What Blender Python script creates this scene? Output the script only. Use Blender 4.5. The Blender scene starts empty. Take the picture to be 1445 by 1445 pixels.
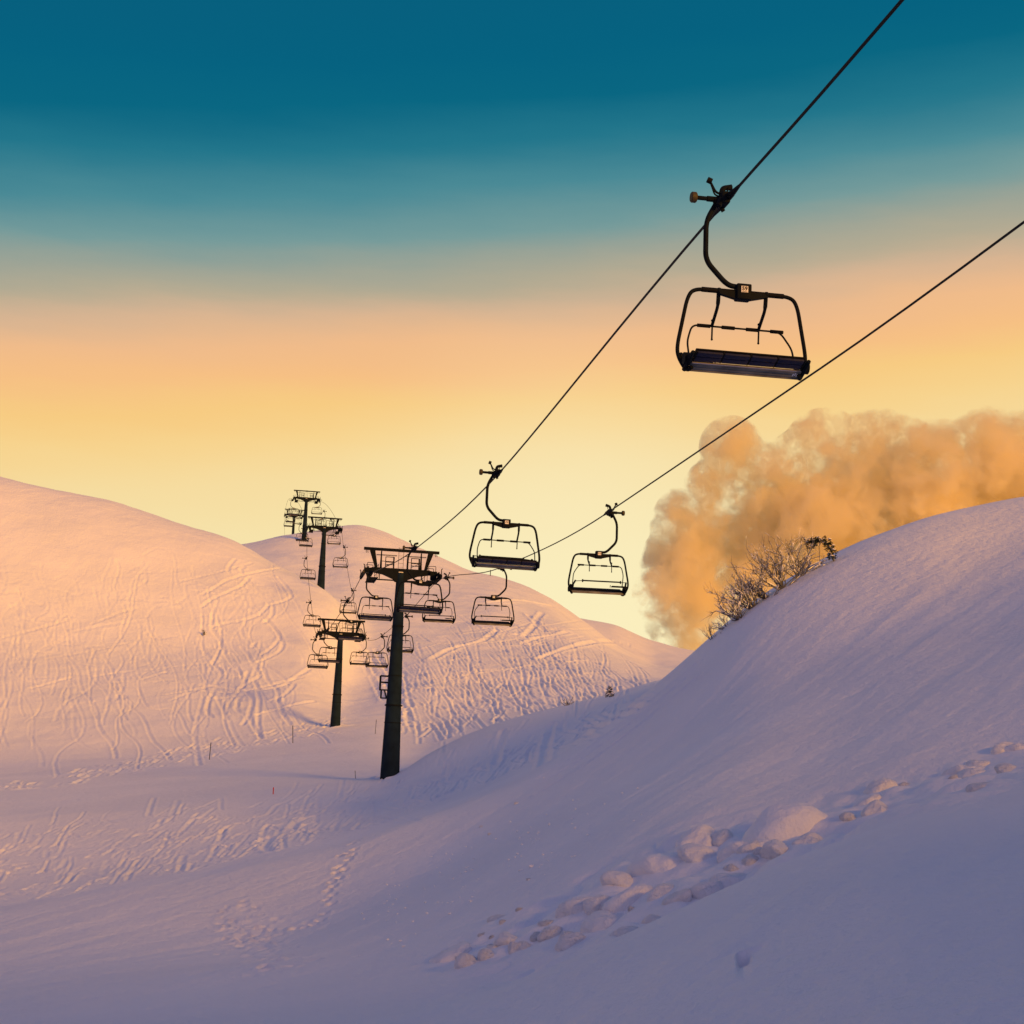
import bpy, bmesh, math, random
import numpy as np
from mathutils import Vector, Matrix
random.seed(7)
C = bpy.context.scene.collection
PI = math.pi
sc = bpy.context.scene

# ------------------------------------------------------------------ camera
FP = 2200.0                                   # focal length in pixels of the 1445 px photograph
PITCH = math.atan((1090 - 722.5) / FP)
ROLL = math.radians(2.4)
CAMROT = Matrix.Rotation(PI / 2 + PITCH, 3, 'X') @ Matrix.Rotation(ROLL, 3, 'Z')
cam_data = bpy.data.cameras.new('camera')
cam = bpy.data.objects.new('camera', cam_data)
C.objects.link(cam)
cam.matrix_world = CAMROT.to_4x4()
cam_data.sensor_width = 36.0
cam_data.lens = 36.0 * FP / 1445.0
cam_data.clip_start = 0.1
cam_data.clip_end = 20000
sc.camera = cam

def ray(px, py):
    """view direction through a pixel of the 1445 px photograph"""
    return CAMROT @ Vector(((px - 722.5) / FP, (722.5 - py) / FP, -1.0))


# ------------------------------------------------------------------ sky and sun
SUN_EL = math.radians(15.0)
SUN_AZ = math.radians(140.0)                  # from +Y (view direction) towards +X (right)
w = bpy.data.worlds.new('World')
sc.world = w
w.use_nodes = True
nt = w.node_tree
nt.nodes.clear()


def lin(c):
    return tuple(((v / 255) / 12.92 if v / 255 <= 0.04045 else ((v / 255 + 0.055) / 1.055) ** 2.4) for v in c)


def ramp(nt, stops, inp):
    n = nt.nodes.new('ShaderNodeValToRGB')
    els = n.color_ramp.elements
    while len(els) > 1:
        els.remove(els[-1])
    els[0].position = stops[0][0]
    els[0].color = (*stops[0][1], 1)
    for p, c in stops[1:]:
        e = els.new(p)
        e.color = (*c, 1)
    nt.links.new(inp, n.inputs[0])
    return n.outputs[0]


def math_node(nt, op, a, b=None, clamp=False):
    n = nt.nodes.new('ShaderNodeMath')
    n.operation = op
    n.use_clamp = clamp
    for i, v in enumerate((a, b)):
        if v is None:
            continue
        if isinstance(v, (int, float)):
            n.inputs[i].default_value = v
        else:
            nt.links.new(v, n.inputs[i])
    return n.outputs[0]


tc = nt.nodes.new('ShaderNodeTexCoord')
sep = nt.nodes.new('ShaderNodeSeparateXYZ')
nt.links.new(tc.outputs['Generated'], sep.inputs[0])
# the afterglow stands a little higher on the right, so its bands tilt against the horizon
elev = math_node(nt, 'MULTIPLY', math_node(nt, 'ARCSINE', math_node(nt, 'SUBTRACT', sep.outputs[2], math_node(nt, 'MULTIPLY', sep.outputs[0], 0.105))), 2 / PI)
mp = nt.nodes.new('ShaderNodeMapping')
mp.inputs['Scale'].default_value = (1.6, 1.6, 9.0)
mp.inputs['Rotation'].default_value = (0, math.radians(6), 0)
nt.links.new(tc.outputs['Generated'], mp.inputs[0])
wn = nt.nodes.new('ShaderNodeTexNoise')
wn.inputs['Scale'].default_value = 1.7
wn.inputs['Detail'].default_value = 6
wn.inputs['Roughness'].default_value = 0.55
nt.links.new(mp.outputs[0], wn.inputs['Vector'])
elev = math_node(nt, 'ADD', elev, math_node(nt, 'MULTIPLY', math_node(nt, 'SUBTRACT', wn.outputs[0], 0.5), 2.6 / 90))
elev = math_node(nt, 'ADD', elev, -0.15 / 90)
GLOW = [(0, (250, 236, 185)), (5.4, (250, 236, 183)), (7.5, (247, 230, 176)), (10.6, (246, 220, 160)), (12.3, (247, 211, 142)),
        (13.4, (247, 203, 130)), (14.5, (246, 191, 132)), (15.6, (239, 187, 139)), (16.7, (212, 179, 147)), (17.4, (182, 171, 146)),
        (18.4, (155, 163, 150)), (19.4, (117, 155, 155)), (21.1, (75, 138, 150)), (22.7, (36, 119, 140)), (24.2, (10, 103, 130)),
        (25.8, (6, 98, 128)), (32, (10, 90, 122)), (50, (64, 94, 138)), (90, (92, 106, 155))]
DUSK = [(0, (178, 142, 130)), (8, (168, 140, 146)), (20, (142, 130, 158)), (45, (112, 115, 158)), (90, (92, 106, 155))]
front = ramp(nt, [(e / 90, lin(c)) for e, c in GLOW], elev)
back = ramp(nt, [(e / 90, lin(c)) for e, c in DUSK], elev)
mr = nt.nodes.new('ShaderNodeMapRange')
mr.interpolation_type = 'SMOOTHSTEP'
mr.inputs[1].default_value = -0.1
mr.inputs[2].default_value = 0.75
nt.links.new(sep.outputs[1], mr.inputs[0])
mix = nt.nodes.new('ShaderNodeMix')
mix.data_type = 'RGBA'
nt.links.new(mr.outputs[0], mix.inputs[0])
nt.links.new(back, mix.inputs[6])
nt.links.new(front, mix.inputs[7])
bg = nt.nodes.new('ShaderNodeBackground')
bg.inputs[1].default_value = 1.0
gdir = ray(800, 830).normalized()
gd = nt.nodes.new('ShaderNodeVectorMath')
gd.operation = 'DISTANCE'
gd.inputs[1].default_value = gdir
nt.links.new(tc.outputs['Generated'], gd.inputs[0])
gl = nt.nodes.new('ShaderNodeMapRange')
gl.interpolation_type = 'SMOOTHSTEP'
gl.inputs[1].default_value = 0.20
gl.inputs[2].default_value = 0.0
gl.inputs[3].default_value = 0.0
gl.inputs[4].default_value = 0.55
nt.links.new(gd.outputs['Value'], gl.inputs[0])
glow = nt.nodes.new('ShaderNodeMix')
glow.data_type = 'RGBA'
nt.links.new(gl.outputs[0], glow.inputs[0])
nt.links.new(mix.outputs[2], glow.inputs[6])
glow.inputs[7].default_value = (*lin((252, 240, 196)), 1)
nt.links.new(glow.outputs[2], bg.inputs[0])
out = nt.nodes.new('ShaderNodeOutputWorld')
nt.links.new(bg.outputs[0], out.inputs[0])

sun_data = bpy.data.lights.new('sun', 'SUN')
sun_data.energy = 4.3
sun_data.angle = math.radians(15.0)
sun_data.color = (1.0, 0.45, 0.035)
sun = bpy.data.objects.new('sun', sun_data)
C.objects.link(sun)
sdir = Vector((math.cos(SUN_EL) * math.sin(SUN_AZ), math.cos(SUN_EL) * math.cos(SUN_AZ), math.sin(SUN_EL)))
sun.rotation_euler = sdir.to_track_quat('Z', 'Y').to_euler()
sun.location = (60, 0, 60)
sc.view_settings.view_transform = 'Standard'
sc.view_settings.look = 'None'
sc.view_settings.exposure = 0.0
sc.view_settings.gamma = 1.0


# ------------------------------------------------------------------ geometry helpers
def at(px, py, depth):
    return ray(px, py) * depth


def on_plane(px, py, a, b=-0.1657):
    """where the view ray meets the vertical plane x = a + b*y of one side of the lift"""
    d = ray(px, py)
    return d * (a / (d.x - b * d.y))


def tag(o, label=None, cat=None, group=None, kind=None):
    if label:
        o['label'] = label
    if cat:
        o['category'] = cat
    if group:
        o['group'] = group
    if kind:
        o['kind'] = kind
    return o


def empty(name, loc=(0, 0, 0)):
    o = bpy.data.objects.new(name, None)
    o.empty_display_size = 0.3
    C.objects.link(o)
    o.location = loc
    return o


def copy_tree(o, parent=None):
    c = o.copy()
    C.objects.link(c)
    c.parent = parent
    for ch in list(o.children):
        copy_tree(ch, c)
    return c


class MB:
    def __init__(self):
        self.v, self.f = [], []

    def add(self, vs, fs):
        n = len(self.v)
        self.v += [tuple(p) for p in vs]
        self.f += [tuple(i + n for i in f) for f in fs]

    def box(self, c, s, rot=None, bevel=0.0):
        hx, hy, hz = s[0] / 2, s[1] / 2, s[2] / 2
        b = bevel
        if b <= 0:
            vs = [Vector((x, y, z)) for z in (-hz, hz) for x, y in ((-hx, -hy), (hx, -hy), (hx, hy), (-hx, hy))]
            fs = [(3, 2, 1, 0), (4, 5, 6, 7), (0, 1, 5, 4), (1, 2, 6, 5), (2, 3, 7, 6), (3, 0, 4, 7)]
        else:
            bm = bmesh.new()
            bmesh.ops.create_cube(bm, size=1)
            for v in bm.verts:
                v.co = Vector((v.co.x * s[0], v.co.y * s[1], v.co.z * s[2]))
            bmesh.ops.bevel(bm, geom=list(bm.edges), offset=b, segments=2, affect='EDGES', profile=0.5)
            bm.verts.index_update()
            vs = [v.co.copy() for v in bm.verts]
            fs = [tuple(v.index for v in f.verts) for f in bm.faces]
            bm.free()
        if rot is not None:
            vs = [rot @ v for v in vs]
        c = Vector(c)
        self.add([v + c for v in vs], fs)
        return self

    def tube(self, pts, r, n=8, cap=True):
        pts = [Vector(p) for p in pts]
        rs = r if isinstance(r, (list, tuple)) else [r] * len(pts)
        rings = []
        ref = None
        for i, p in enumerate(pts):
            if i == 0:
                t = pts[1] - p
            elif i == len(pts) - 1:
                t = p - pts[-2]
            else:
                t = (pts[i + 1] - p).normalized() + (p - pts[i - 1]).normalized()
            t.normalize()
            if ref is None:
                ref = t.orthogonal().normalized()
            else:
                ref = (ref - t * ref.dot(t))
                ref = ref.normalized() if ref.length > 1e-6 else t.orthogonal().normalized()
            b = t.cross(ref)
            rings.append([p + (ref * math.cos(2 * PI * k / n) + b * math.sin(2 * PI * k / n)) * rs[i] for k in range(n)])
        vs = [q for ring in rings for q in ring]
        fs = []
        for i in range(len(pts) - 1):
            for k in range(n):
                k2 = (k + 1) % n
                fs.append((i * n + k, i * n + k2, (i + 1) * n + k2, (i + 1) * n + k))
        if cap:
            fs.append(tuple(range(n))[::-1])
            fs.append(tuple((len(pts) - 1) * n + k for k in range(n)))
        self.add(vs, fs)
        return self

    def prism(self, poly, axis, a, b):
        """polygon (2-D) extruded along axis 0/1/2 from a to b"""
        n = len(poly)

        def P(u, v, w_):
            return {0: (w_, u, v), 1: (u, w_, v), 2: (u, v, w_)}[axis]
        vs = [P(u, v, a) for u, v in poly] + [P(u, v, b) for u, v in poly]
        fs = [tuple(range(n))[::-1], tuple(range(n, 2 * n))]
        fs += [(i, (i + 1) % n, n + (i + 1) % n, n + i) for i in range(n)]
        self.add(vs, fs)
        return self

    def ball(self, c, r, sq=(1, 1, 1), sub=2):
        bm = bmesh.new()
        bmesh.ops.create_icosphere(bm, subdivisions=sub, radius=r)
        bm.verts.index_update()
        self.add([Vector((v.co.x * sq[0], v.co.y * sq[1], v.co.z * sq[2])) + Vector(c) for v in bm.verts],
                 [tuple(v.index for v in f.verts) for f in bm.faces])
        bm.free()
        return self

    def mesh(self, name, mat, smooth=True, angle=40):
        me = bpy.data.meshes.new(name)
        me.from_pydata([tuple(v) for v in self.v], [], self.f)
        bm = bmesh.new()
        bm.from_mesh(me)
        bmesh.ops.recalc_face_normals(bm, faces=list(bm.faces))
        bm.to_mesh(me)
        bm.free()
        me.materials.append(mat)
        if smooth:
            me.polygons.foreach_set('use_smooth', [True] * len(me.polygons))
            me.set_sharp_from_angle(angle=math.radians(angle))
        me.update()
        return me

    def build(self, name, mat, parent=None, smooth=True, angle=40):
        o = bpy.data.objects.new(name, self.mesh(name, mat, smooth, angle))
        C.objects.link(o)
        o.parent = parent
        return o


def bend(pts, r=0.2, n=6):
    """round the corners of a polyline"""
    pts = [Vector(p) for p in pts]
    out_ = [pts[0]]
    for i in range(1, len(pts) - 1):
        a, p, b = pts[i - 1], pts[i], pts[i + 1]
        ra = min(r, (a - p).length * 0.49)
        rb = min(r, (b - p).length * 0.49)
        p0 = p + (a - p).normalized() * ra
        p1 = p + (b - p).normalized() * rb
        for k in range(n + 1):
            t = k / n
            out_.append(p0 * (1 - t) ** 2 + p * 2 * t * (1 - t) + p1 * t * t)
    out_.append(pts[-1])
    return out_


# ------------------------------------------------------------------ materials
def metal(name, col, rough=0.55, metallic=0.0, var=0.35, scale=6.0, spec=0.3):
    m = bpy.data.materials.new(name)
    m.use_nodes = True
    t = m.node_tree
    b = t.nodes['Principled BSDF']
    b.inputs['Metallic'].default_value = metallic
    b.inputs['Specular IOR Level'].default_value = spec
    g = t.nodes.new('ShaderNodeTexCoord')
    n = t.nodes.new('ShaderNodeTexNoise')
    n.inputs['Scale'].default_value = scale
    n.inputs['Detail'].default_value = 6
    t.links.new(g.outputs['Object'], n.inputs['Vector'])
    lo = tuple(c * (1 - var) for c in col)
    hi = tuple(min(1, c * (1 + var)) for c in col)
    t.links.new(ramp(t, [(0.3, lo), (0.7, hi)], n.outputs[0]), b.inputs['Base Color'])
    t.links.new(math_node(t, 'ADD', math_node(t, 'MULTIPLY', n.outputs[0], 0.3), rough - 0.15), b.inputs['Roughness'])
    return m


M_STEEL = metal('dark_painted_steel', (0.006, 0.0085, 0.012), 0.65, spec=0.06)
M_MAST = metal('weathered_mast_steel', (0.010, 0.020, 0.034), 0.8, scale=1.2, spec=0.05)
M_RUBBER = metal('black_rubber', (0.005, 0.005, 0.006), 0.7, spec=0.1)
M_PAD = metal('navy_cushion', (0.016, 0.018, 0.045), 0.6, scale=20, spec=0.15)
M_SLAT = metal('seat_underside_plastic', (0.20, 0.19, 0.16), 0.85, scale=3, spec=0.08)
M_ALU = metal('aluminium_edge', (0.55, 0.52, 0.50), 0.35, 0.9, 0.1)
M_ROLLER = metal('yellowed_roller', (0.05, 0.038, 0.012), 0.6)
M_PLATE = metal('white_plate', (0.75, 0.75, 0.75), 0.5, var=0.06)
M_INK = metal('dark_ink', (0.01, 0.01, 0.02), 0.6)
M_ROPE = metal('steel_rope', (0.012, 0.012, 0.012), 0.6, scale=30, spec=0.12)
M_TWIG = metal('twig_bark', (0.12, 0.12, 0.13), 0.9, scale=8, spec=0.1)
M_LEAF = metal('dark_needles', (0.016, 0.026, 0.018), 0.8, scale=8, spec=0.1)
M_RED = metal('red_marker_paint', (0.45, 0.03, 0.03), 0.5)


def snow_material():
    m = bpy.data.materials.new('snow')
    m.use_nodes = True
    t = m.node_tree
    b = t.nodes['Principled BSDF']
    b.inputs['Roughness'].default_value = 0.65
    b.inputs['Specular IOR Level'].default_value = 0.25
    g = t.nodes.new('ShaderNodeTexCoord')
    prev = None
    for scale, dist, det in ((0.35, 0.22, 5), (2.6, 0.09, 6), (14.0, 0.022, 6), (70.0, 0.006, 3)):
        n = t.nodes.new('ShaderNodeTexNoise')
        n.inputs['Scale'].default_value = scale
        n.inputs['Detail'].default_value = det
        n.inputs['Roughness'].default_value = 0.6
        t.links.new(g.outputs['Object'], n.inputs['Vector'])
        bu = t.nodes.new('ShaderNodeBump')
        bu.inputs['Strength'].default_value = 0.8
        bu.inputs['Distance'].default_value = dist
        t.links.new(n.outputs[0], bu.inputs['Height'])
        if prev:
            t.links.new(prev, bu.inputs['Normal'])
        prev = bu.outputs[0]
    t.links.new(prev, b.inputs['Normal'])
    n = t.nodes.new('ShaderNodeTexNoise')
    n.inputs['Scale'].default_value = 0.12
    n.inputs['Detail'].default_value = 6
    t.links.new(g.outputs['Object'], n.inputs['Vector'])
    t.links.new(ramp(t, [(0.3, (0.80, 0.80, 0.83)), (0.7, (0.87, 0.86, 0.88))], n.outputs[0]), b.inputs['Base Color'])
    return m


M_SNOW = snow_material()

# ------------------------------------------------------------------ terrain: one height field seen as four pieces of ground
TSTEP = 0.05
TH = np.arange(-180, 180.001, TSTEP)
# every feature line: (photo x, photo y, distance) ... plus (bearing, distance, height) for unseen ground, with banks right and behind added to keep the foreground shaded
LINES = [
    dict(name='near', p=[(284, 2400, 5), (722, 2100, 5), (1160, 1850, 5), (1445, 1750, 5)],
         o=[(-180, 5, -1.8), (-70, 5, -2.4), (40, 5, -1.2), (70, 6, -0.8), (120, 6, -1)]),
    dict(name='lobe', p=[(-200, 1560, 18), (284, 1500, 19), (420, 1480, 18), (560, 1445, 18), (700, 1405, 18), (785, 1367, 18), (870, 1325, 18.5),
                         (950, 1287, 19), (1000, 1262, 19.5), (1060, 1232, 20), (1160, 1192, 21), (1300, 1140, 22), (1445, 1090, 24)],
         o=[(-180, 18, -1), (-70, 18, -5), (45, 22, 3), (70, 22, 5), (110, 22, 6), (130, 22, 9), (155, 22, 8)]),
    dict(name='trough', p=[(-200, 1500, 25), (284, 1440, 25), (420, 1430, 25), (560, 1415, 25), (700, 1388, 24.5), (785, 1360, 24), (870, 1332, 23.5),
                           (950, 1296, 23.5), (1000, 1272, 24), (1060, 1240, 24.5), (1160, 1196, 25.5), (1300, 1130, 27), (1445, 1075, 29)],
         o=[(-180, 25, -0.5), (-70, 25, -6), (45, 28, 5), (70, 28, 8), (110, 28, 9), (130, 28, 16), (155, 28, 12)]),
    dict(name='debris', p=[(-200, 1430, 34), (284, 1372, 35), (400, 1362, 34), (520, 1352, 33), (620, 1325, 31), (720, 1295, 30), (800, 1262, 29.5), (900, 1205, 29.5),
                           (1000, 1162, 30), (1060, 1145, 30.5), (1160, 1118, 31.5), (1300, 1050, 33), (1445, 985, 35)],
         o=[(-180, 33, 0), (-70, 33, -7), (45, 36, 9), (70, 36, 12), (110, 36, 13), (130, 36, 22), (155, 36, 15)]),
    dict(name='hollow', p=[(-200, 1385, 44), (284, 1336, 47), (400, 1328, 48), (500, 1290, 49), (620, 1238, 50), (720, 1172, 51), (850, 1098, 53),
                           (985, 1028, 53), (1060, 985, 52), (1160, 948, 52), (1300, 880, 54), (1445, 830, 56)],
         o=[(-180, 48, 1), (-70, 48, -7), (45, 56, 16), (70, 54, 20), (110, 54, 20), (130, 54, 21), (155, 54, 17)]),
    dict(name='lip', p=[(-200, 1320, 58), (0, 1286, 60), (284, 1238, 61), (400, 1212, 62), (480, 1194, 63), (560, 1168, 64), (640, 1140, 66), (720, 1106, 68),
                        (800, 1063, 70), (870, 1012, 72), (925, 968, 73), (985, 918, 75), (1050, 862, 77), (1100, 829, 79), (1160, 795, 81),
                        (1230, 765, 83), (1300, 742, 85), (1445, 708, 89)],
         o=[(-180, 70, 2), (-70, 65, -6), (40, 92, 18), (70, 80, 20), (110, 80, 27), (130, 80, 24), (155, 80, 19)]),
    dict(name='behind_lip', p=[(-200, 1312, 70), (284, 1231, 72), (400, 1205, 73), (480, 1188, 74), (560, 1162, 75), (640, 1133, 77), (720, 1098, 79), (800, 1054, 82),
                               (870, 1008, 86), (925, 975, 90), (985, 950, 94), (1050, 925, 97), (1160, 880, 100), (1300, 820, 105), (1445, 770, 110)],
         o=[(-180, 85, 2), (-70, 78, -6), (45, 112, 17), (70, 110, 21), (110, 110, 31), (130, 110, 28), (155, 110, 22)]),
    dict(name='bank', p=[(-200, 1170, 92), (284, 1136, 98), (400, 1120, 104), (500, 1107, 110), (535, 1101, 113), (553, 1097, 114), (572, 1086, 115), (600, 1066, 117), (650, 1040, 120),
                         (700, 1021, 124), (760, 1005, 128), (800, 996, 131), (860, 983, 135), (925, 966, 140), (985, 958, 145), (1160, 920, 150), (1445, 860, 160)],
         o=[(-180, 120, 3), (-70, 105, -4), (45, 150, 17), (70, 150, 20), (110, 150, 33), (130, 150, 30), (155, 150, 24)]),
    dict(name='behind_bank', p=[(-200, 1138, 112), (284, 1107, 116), (400, 1097, 120), (500, 1092, 123), (553, 1089, 125), (600, 1078, 127), (650, 1058, 131), (700, 1040, 135),
                                (760, 1022, 140), (800, 1012, 144), (860, 1000, 149), (925, 985, 154), (985, 975, 158), (1160, 935, 165), (1445, 880, 175)],
         o=[(-180, 140, 3), (-70, 125, -4), (45, 170, 17), (70, 170, 20), (120, 170, 30)]),
    dict(name='foot', p=[(-200, 1095, 155), (284, 1062, 166), (400, 1044, 173), (473, 1028, 180), (530, 1024, 181), (600, 1030, 180), (700, 1012, 180), (800, 1000, 182),
                         (860, 990, 185), (925, 974, 188), (985, 966, 192), (1160, 945, 198), (1445, 905, 205)],
         o=[(-180, 180, 4), (-70, 165, -2), (45, 205, 17), (70, 200, 20), (120, 200, 30)]),
    dict(name='lower_hill', p=[(-200, 940, 200), (284, 930, 213), (360, 930, 214), (430, 935, 214), (465, 950, 216), (490, 968, 219), (520, 968, 220), (560, 958, 218), (600, 950, 216), (700, 942, 222),
                               (800, 935, 228), (860, 940, 232), (925, 950, 237), (985, 954, 242), (1160, 950, 250), (1445, 930, 260)],
         o=[(-180, 230, 5), (-70, 215, 8), (45, 250, 17), (70, 250, 20), (120, 250, 28)]),
    dict(name='knoll', p=[(-200, 640, 275), (0, 672, 272), (150, 706, 270), (284, 750, 266), (320, 760, 264), (342, 770, 262), (380, 792, 259), (410, 806, 256), (440, 820, 252), (460, 834, 248), (476, 850, 243),
                          (486, 874, 240), (496, 898, 242), (515, 905, 248), (550, 890, 256), (600, 884, 262), (700, 878, 268), (800, 892, 272),
                          (860, 918, 276), (920, 942, 280), (985, 948, 285), (1160, 950, 290), (1445, 930, 300)],
         o=[(-180, 280, 5), (-70, 270, 28), (45, 290, 16), (70, 290, 20), (120, 290, 26)]),
    dict(name='behind_knoll', p=[(-200, 690, 310), (0, 718, 308), (150, 745, 304), (284, 782, 298), (340, 792, 294), (380, 806, 290), (410, 816, 286), (440, 828, 282), (460, 838, 276), (480, 846, 272),
                                 (500, 850, 276), (550, 838, 292), (600, 834, 300), (700, 842, 306), (780, 868, 312), (828, 898, 318), (870, 924, 320), (920, 944, 324), (985, 948, 326),
                                 (1160, 950, 330), (1445, 935, 340)],
         o=[(-180, 320, 5), (-70, 300, 24), (45, 330, 14), (70, 330, 24), (120, 330, 24)]),
    dict(name='back_hill', p=[(-200, 745, 350), (0, 752, 350), (200, 768, 348), (284, 776, 346), (340, 770, 344), (395, 758, 340), (430, 754, 345), (455, 749, 352), (480, 742, 362), (510, 740, 372), (540, 747, 378),
                              (560, 757, 380), (620, 787, 382), (665, 808, 382), (700, 816, 384), (740, 828, 384), (780, 846, 382), (828, 880, 380), (870, 912, 378),
                              (920, 940, 376), (985, 946, 375), (1160, 945, 375), (1445, 940, 380)],
         o=[(-180, 380, 5), (-70, 350, 30), (45, 380, 12), (70, 380, 22), (120, 380, 22)]),
    dict(name='behind_back_hill', p=[(-200, 790, 470), (200, 800, 470), (340, 800, 470), (430, 790, 480), (510, 780, 490), (620, 830, 490), (740, 870, 490), (828, 910, 490),
                                     (920, 945, 490), (985, 945, 490), (1160, 945, 490), (1445, 940, 490)],
         o=[(-180, 480, 5), (-70, 470, 20), (45, 490, 10), (70, 490, 15), (120, 490, 18)]),
    dict(name='far_hill', p=[(-200, 850, 620), (284, 850, 620), (500, 850, 620), (700, 858, 620), (780, 868, 620), (828, 877, 620), (870, 884, 620), (910, 903, 620), (960, 917, 620), (985, 921, 620),
                             (1050, 930, 620), (1160, 935, 620), (1445, 935, 620)],
         o=[(-180, 620, 5), (-70, 620, 20), (45, 620, 5), (70, 620, 8), (120, 620, 12)]),
    dict(name='beyond', p=[(-200, 1010, 1000), (722, 1010, 1000), (1445, 1010, 1000)],
         o=[(-180, 1000, 0), (-70, 1000, 0), (45, 1000, 0), (120, 1000, 0)]),
    dict(name='horizon', p=[(-200, 1110, 6000), (722, 1110, 6000), (1445, 1110, 6000)],
         o=[(-180, 6000, -60), (-70, 6000, -60), (45, 6000, -60), (120, 6000, -60)]),
]


def gauss1(a, sig):
    n = int(sig * 4) + 1
    k = np.exp(-0.5 * (np.arange(-n, n + 1) / sig) ** 2)
    k /= k.sum()
    return np.convolve(np.pad(a, n, mode='wrap'), k, mode='valid')


RR, HH = [], []
for L in LINES:
    pts = []
    for px, py, d in L['p']:
        p = at(px, py, d)
        pts.append((math.degrees(math.atan2(p.x, p.y)), math.hypot(p.x, p.y), p.z))
    pts += L['o']
    first = [q for q in pts if q[0] == -180][0]
    pts.append((180, first[1], first[2]))
    pts.sort()
    t = np.array(pts)
    sg = {'near': 2.5, 'lobe': 1.4, 'trough': 1.4, 'debris': 1.3, 'hollow': 1.1, 'lip': 0.5, 'behind_lip': 0.5}.get(L['name'], 0.24)
    RR.append(gauss1(np.interp(TH, t[:, 0], t[:, 1]), max(0.35, sg) / TSTEP))
    HH.append(gauss1(np.interp(TH, t[:, 0], t[:, 2]), sg / TSTEP))
RR = np.array(RR)
HH = np.array(HH)
zero = np.zeros((1, len(TH)))
RR = np.concatenate([zero, RR])
HH = np.concatenate([zero - 1.75, HH])
for k in range(1, len(RR)):
    RR[k] = np.maximum(RR[k], RR[k - 1] + 0.8)


def pchip_slopes(X, Y):
    h = np.diff(X, axis=0)
    d = np.diff(Y, axis=0) / h
    m = np.zeros_like(Y)
    w1 = 2 * h[1:] + h[:-1]
    w2 = h[1:] + 2 * h[:-1]
    ok = d[:-1] * d[1:] > 0
    with np.errstate(divide='ignore', invalid='ignore'):
        hm = (w1 + w2) / (w1 / d[:-1] + w2 / d[1:])
    m[1:-1] = np.where(ok, hm, 0)
    m[0] = d[0]
    m[-1] = d[-1]
    # let gentle terrain flow through small kinks instead of flattening at each of them
    return m


MS = pchip_slopes(RR, HH)
for k in range(len(MS)):
    MS[k] = gauss1(MS[k], (0.8 if k < 8 else 0.3) / TSTEP)

cols = np.unique(np.round(np.concatenate([np.arange(-180, -24, 2.0), np.arange(-24, -19.5, 0.25), np.arange(-19.5, 19.5, 0.037),
                                          np.arange(19.5, 26, 0.25), np.arange(26, 180, 2.0), [180.0]]), 4))


def rows_geo(a, b, ratio):
    n = int(math.log(b / a) / ratio)
    return a * np.exp(np.arange(n) * (math.log(b / a) / n))


rows = np.concatenate([[0.0, 1.0], rows_geo(2, 14, 0.05), rows_geo(14, 62, 0.0031), rows_geo(62, 175, 0.0018), np.arange(175, 300, 0.32), np.arange(300, 400, 0.6),
                       np.arange(400, 640, 3.0), rows_geo(640, 6000, 0.06), [6000.0]])
NR, NC = len(rows), len(cols)
ci = np.interp(cols, TH, np.arange(len(TH)))


def sample_cols(A):
    i = np.clip(ci.astype(int), 0, len(TH) - 2)
    f = ci - i
    return A[:, i] * (1 - f) + A[:, i + 1] * f


Rc, Hc, Mc = sample_cols(RR), sample_cols(HH), sample_cols(MS)
H = np.zeros((NR, NC))
for j in range(NC):
    k = np.clip(np.searchsorted(Rc[:, j], rows, side='right') - 1, 0, len(Rc) - 2)
    x0, x1 = Rc[k, j], Rc[k + 1, j]
    h = x1 - x0
    t = np.clip((rows - x0) / h, 0, 1)
    H[:, j] = ((1 + 2 * t) * (1 - t) ** 2 * Hc[k, j] + t * (1 - t) ** 2 * h * Mc[k, j]
               + t * t * (3 - 2 * t) * Hc[k + 1, j] + t * t * (t - 1) * h * Mc[k + 1, j])
tr = np.radians(cols)
X = rows[:, None] * np.sin(tr)[None]
Y = rows[:, None] * np.cos(tr)[None]

rng = np.random.RandomState(3)
LAT = rng.rand(256, 256)


def vnoise(x, y):
    xi, yi = np.floor(x).astype(int), np.floor(y).astype(int)
    fx, fy = x - xi, y - yi
    fx = fx * fx * fx * (fx * (fx * 6 - 15) + 10)
    fy = fy * fy * fy * (fy * (fy * 6 - 15) + 10)
    a, b = LAT[xi & 255, yi & 255], LAT[(xi + 1) & 255, yi & 255]
    c, d = LAT[xi & 255, (yi + 1) & 255], LAT[(xi + 1) & 255, (yi + 1) & 255]
    return (a * (1 - fx) + b * fx) * (1 - fy) + (c * (1 - fx) + d * fx) * fy - 0.5


def fbm(x, y, o=4):
    s, a = 0, 1.0
    for k in range(o):
        s = s + a * vnoise(x * 2 ** k + 17.3 * k, y * 2 ** k + 5.1 * k)
        a *= 0.5
    return s


RAD = rows[:, None] + 0 * X
H0 = H.copy()
def sstep(a, b, x):
    t = np.clip((x - a) / (b - a), 0, 1)
    return t * t * (3 - 2 * t)


hillm = sstep(165, 200, RAD) * (1 - sstep(500, 700, RAD))
H += hillm * (0.9 * fbm(X / 26, Y / 26, 3) + 0.16 * fbm(X / 5, Y / 5, 3) + 0.05 * fbm(X / 1.3, Y / 1.3, 2))
nearm = sstep(6, 20, RAD) * (1 - sstep(150, 180, RAD))
H += nearm * (0.12 * fbm(X / 9, Y / 9, 3))
# wind ripple on the foreground slope, drawn out along the slope
H += sstep(10, 18, RAD) * (1 - sstep(55, 85, RAD)) * 0.05 * fbm((X * 0.55 + Y * 0.83) / 7, (X * 0.83 - Y * 0.55) / 0.9, 3)

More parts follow.
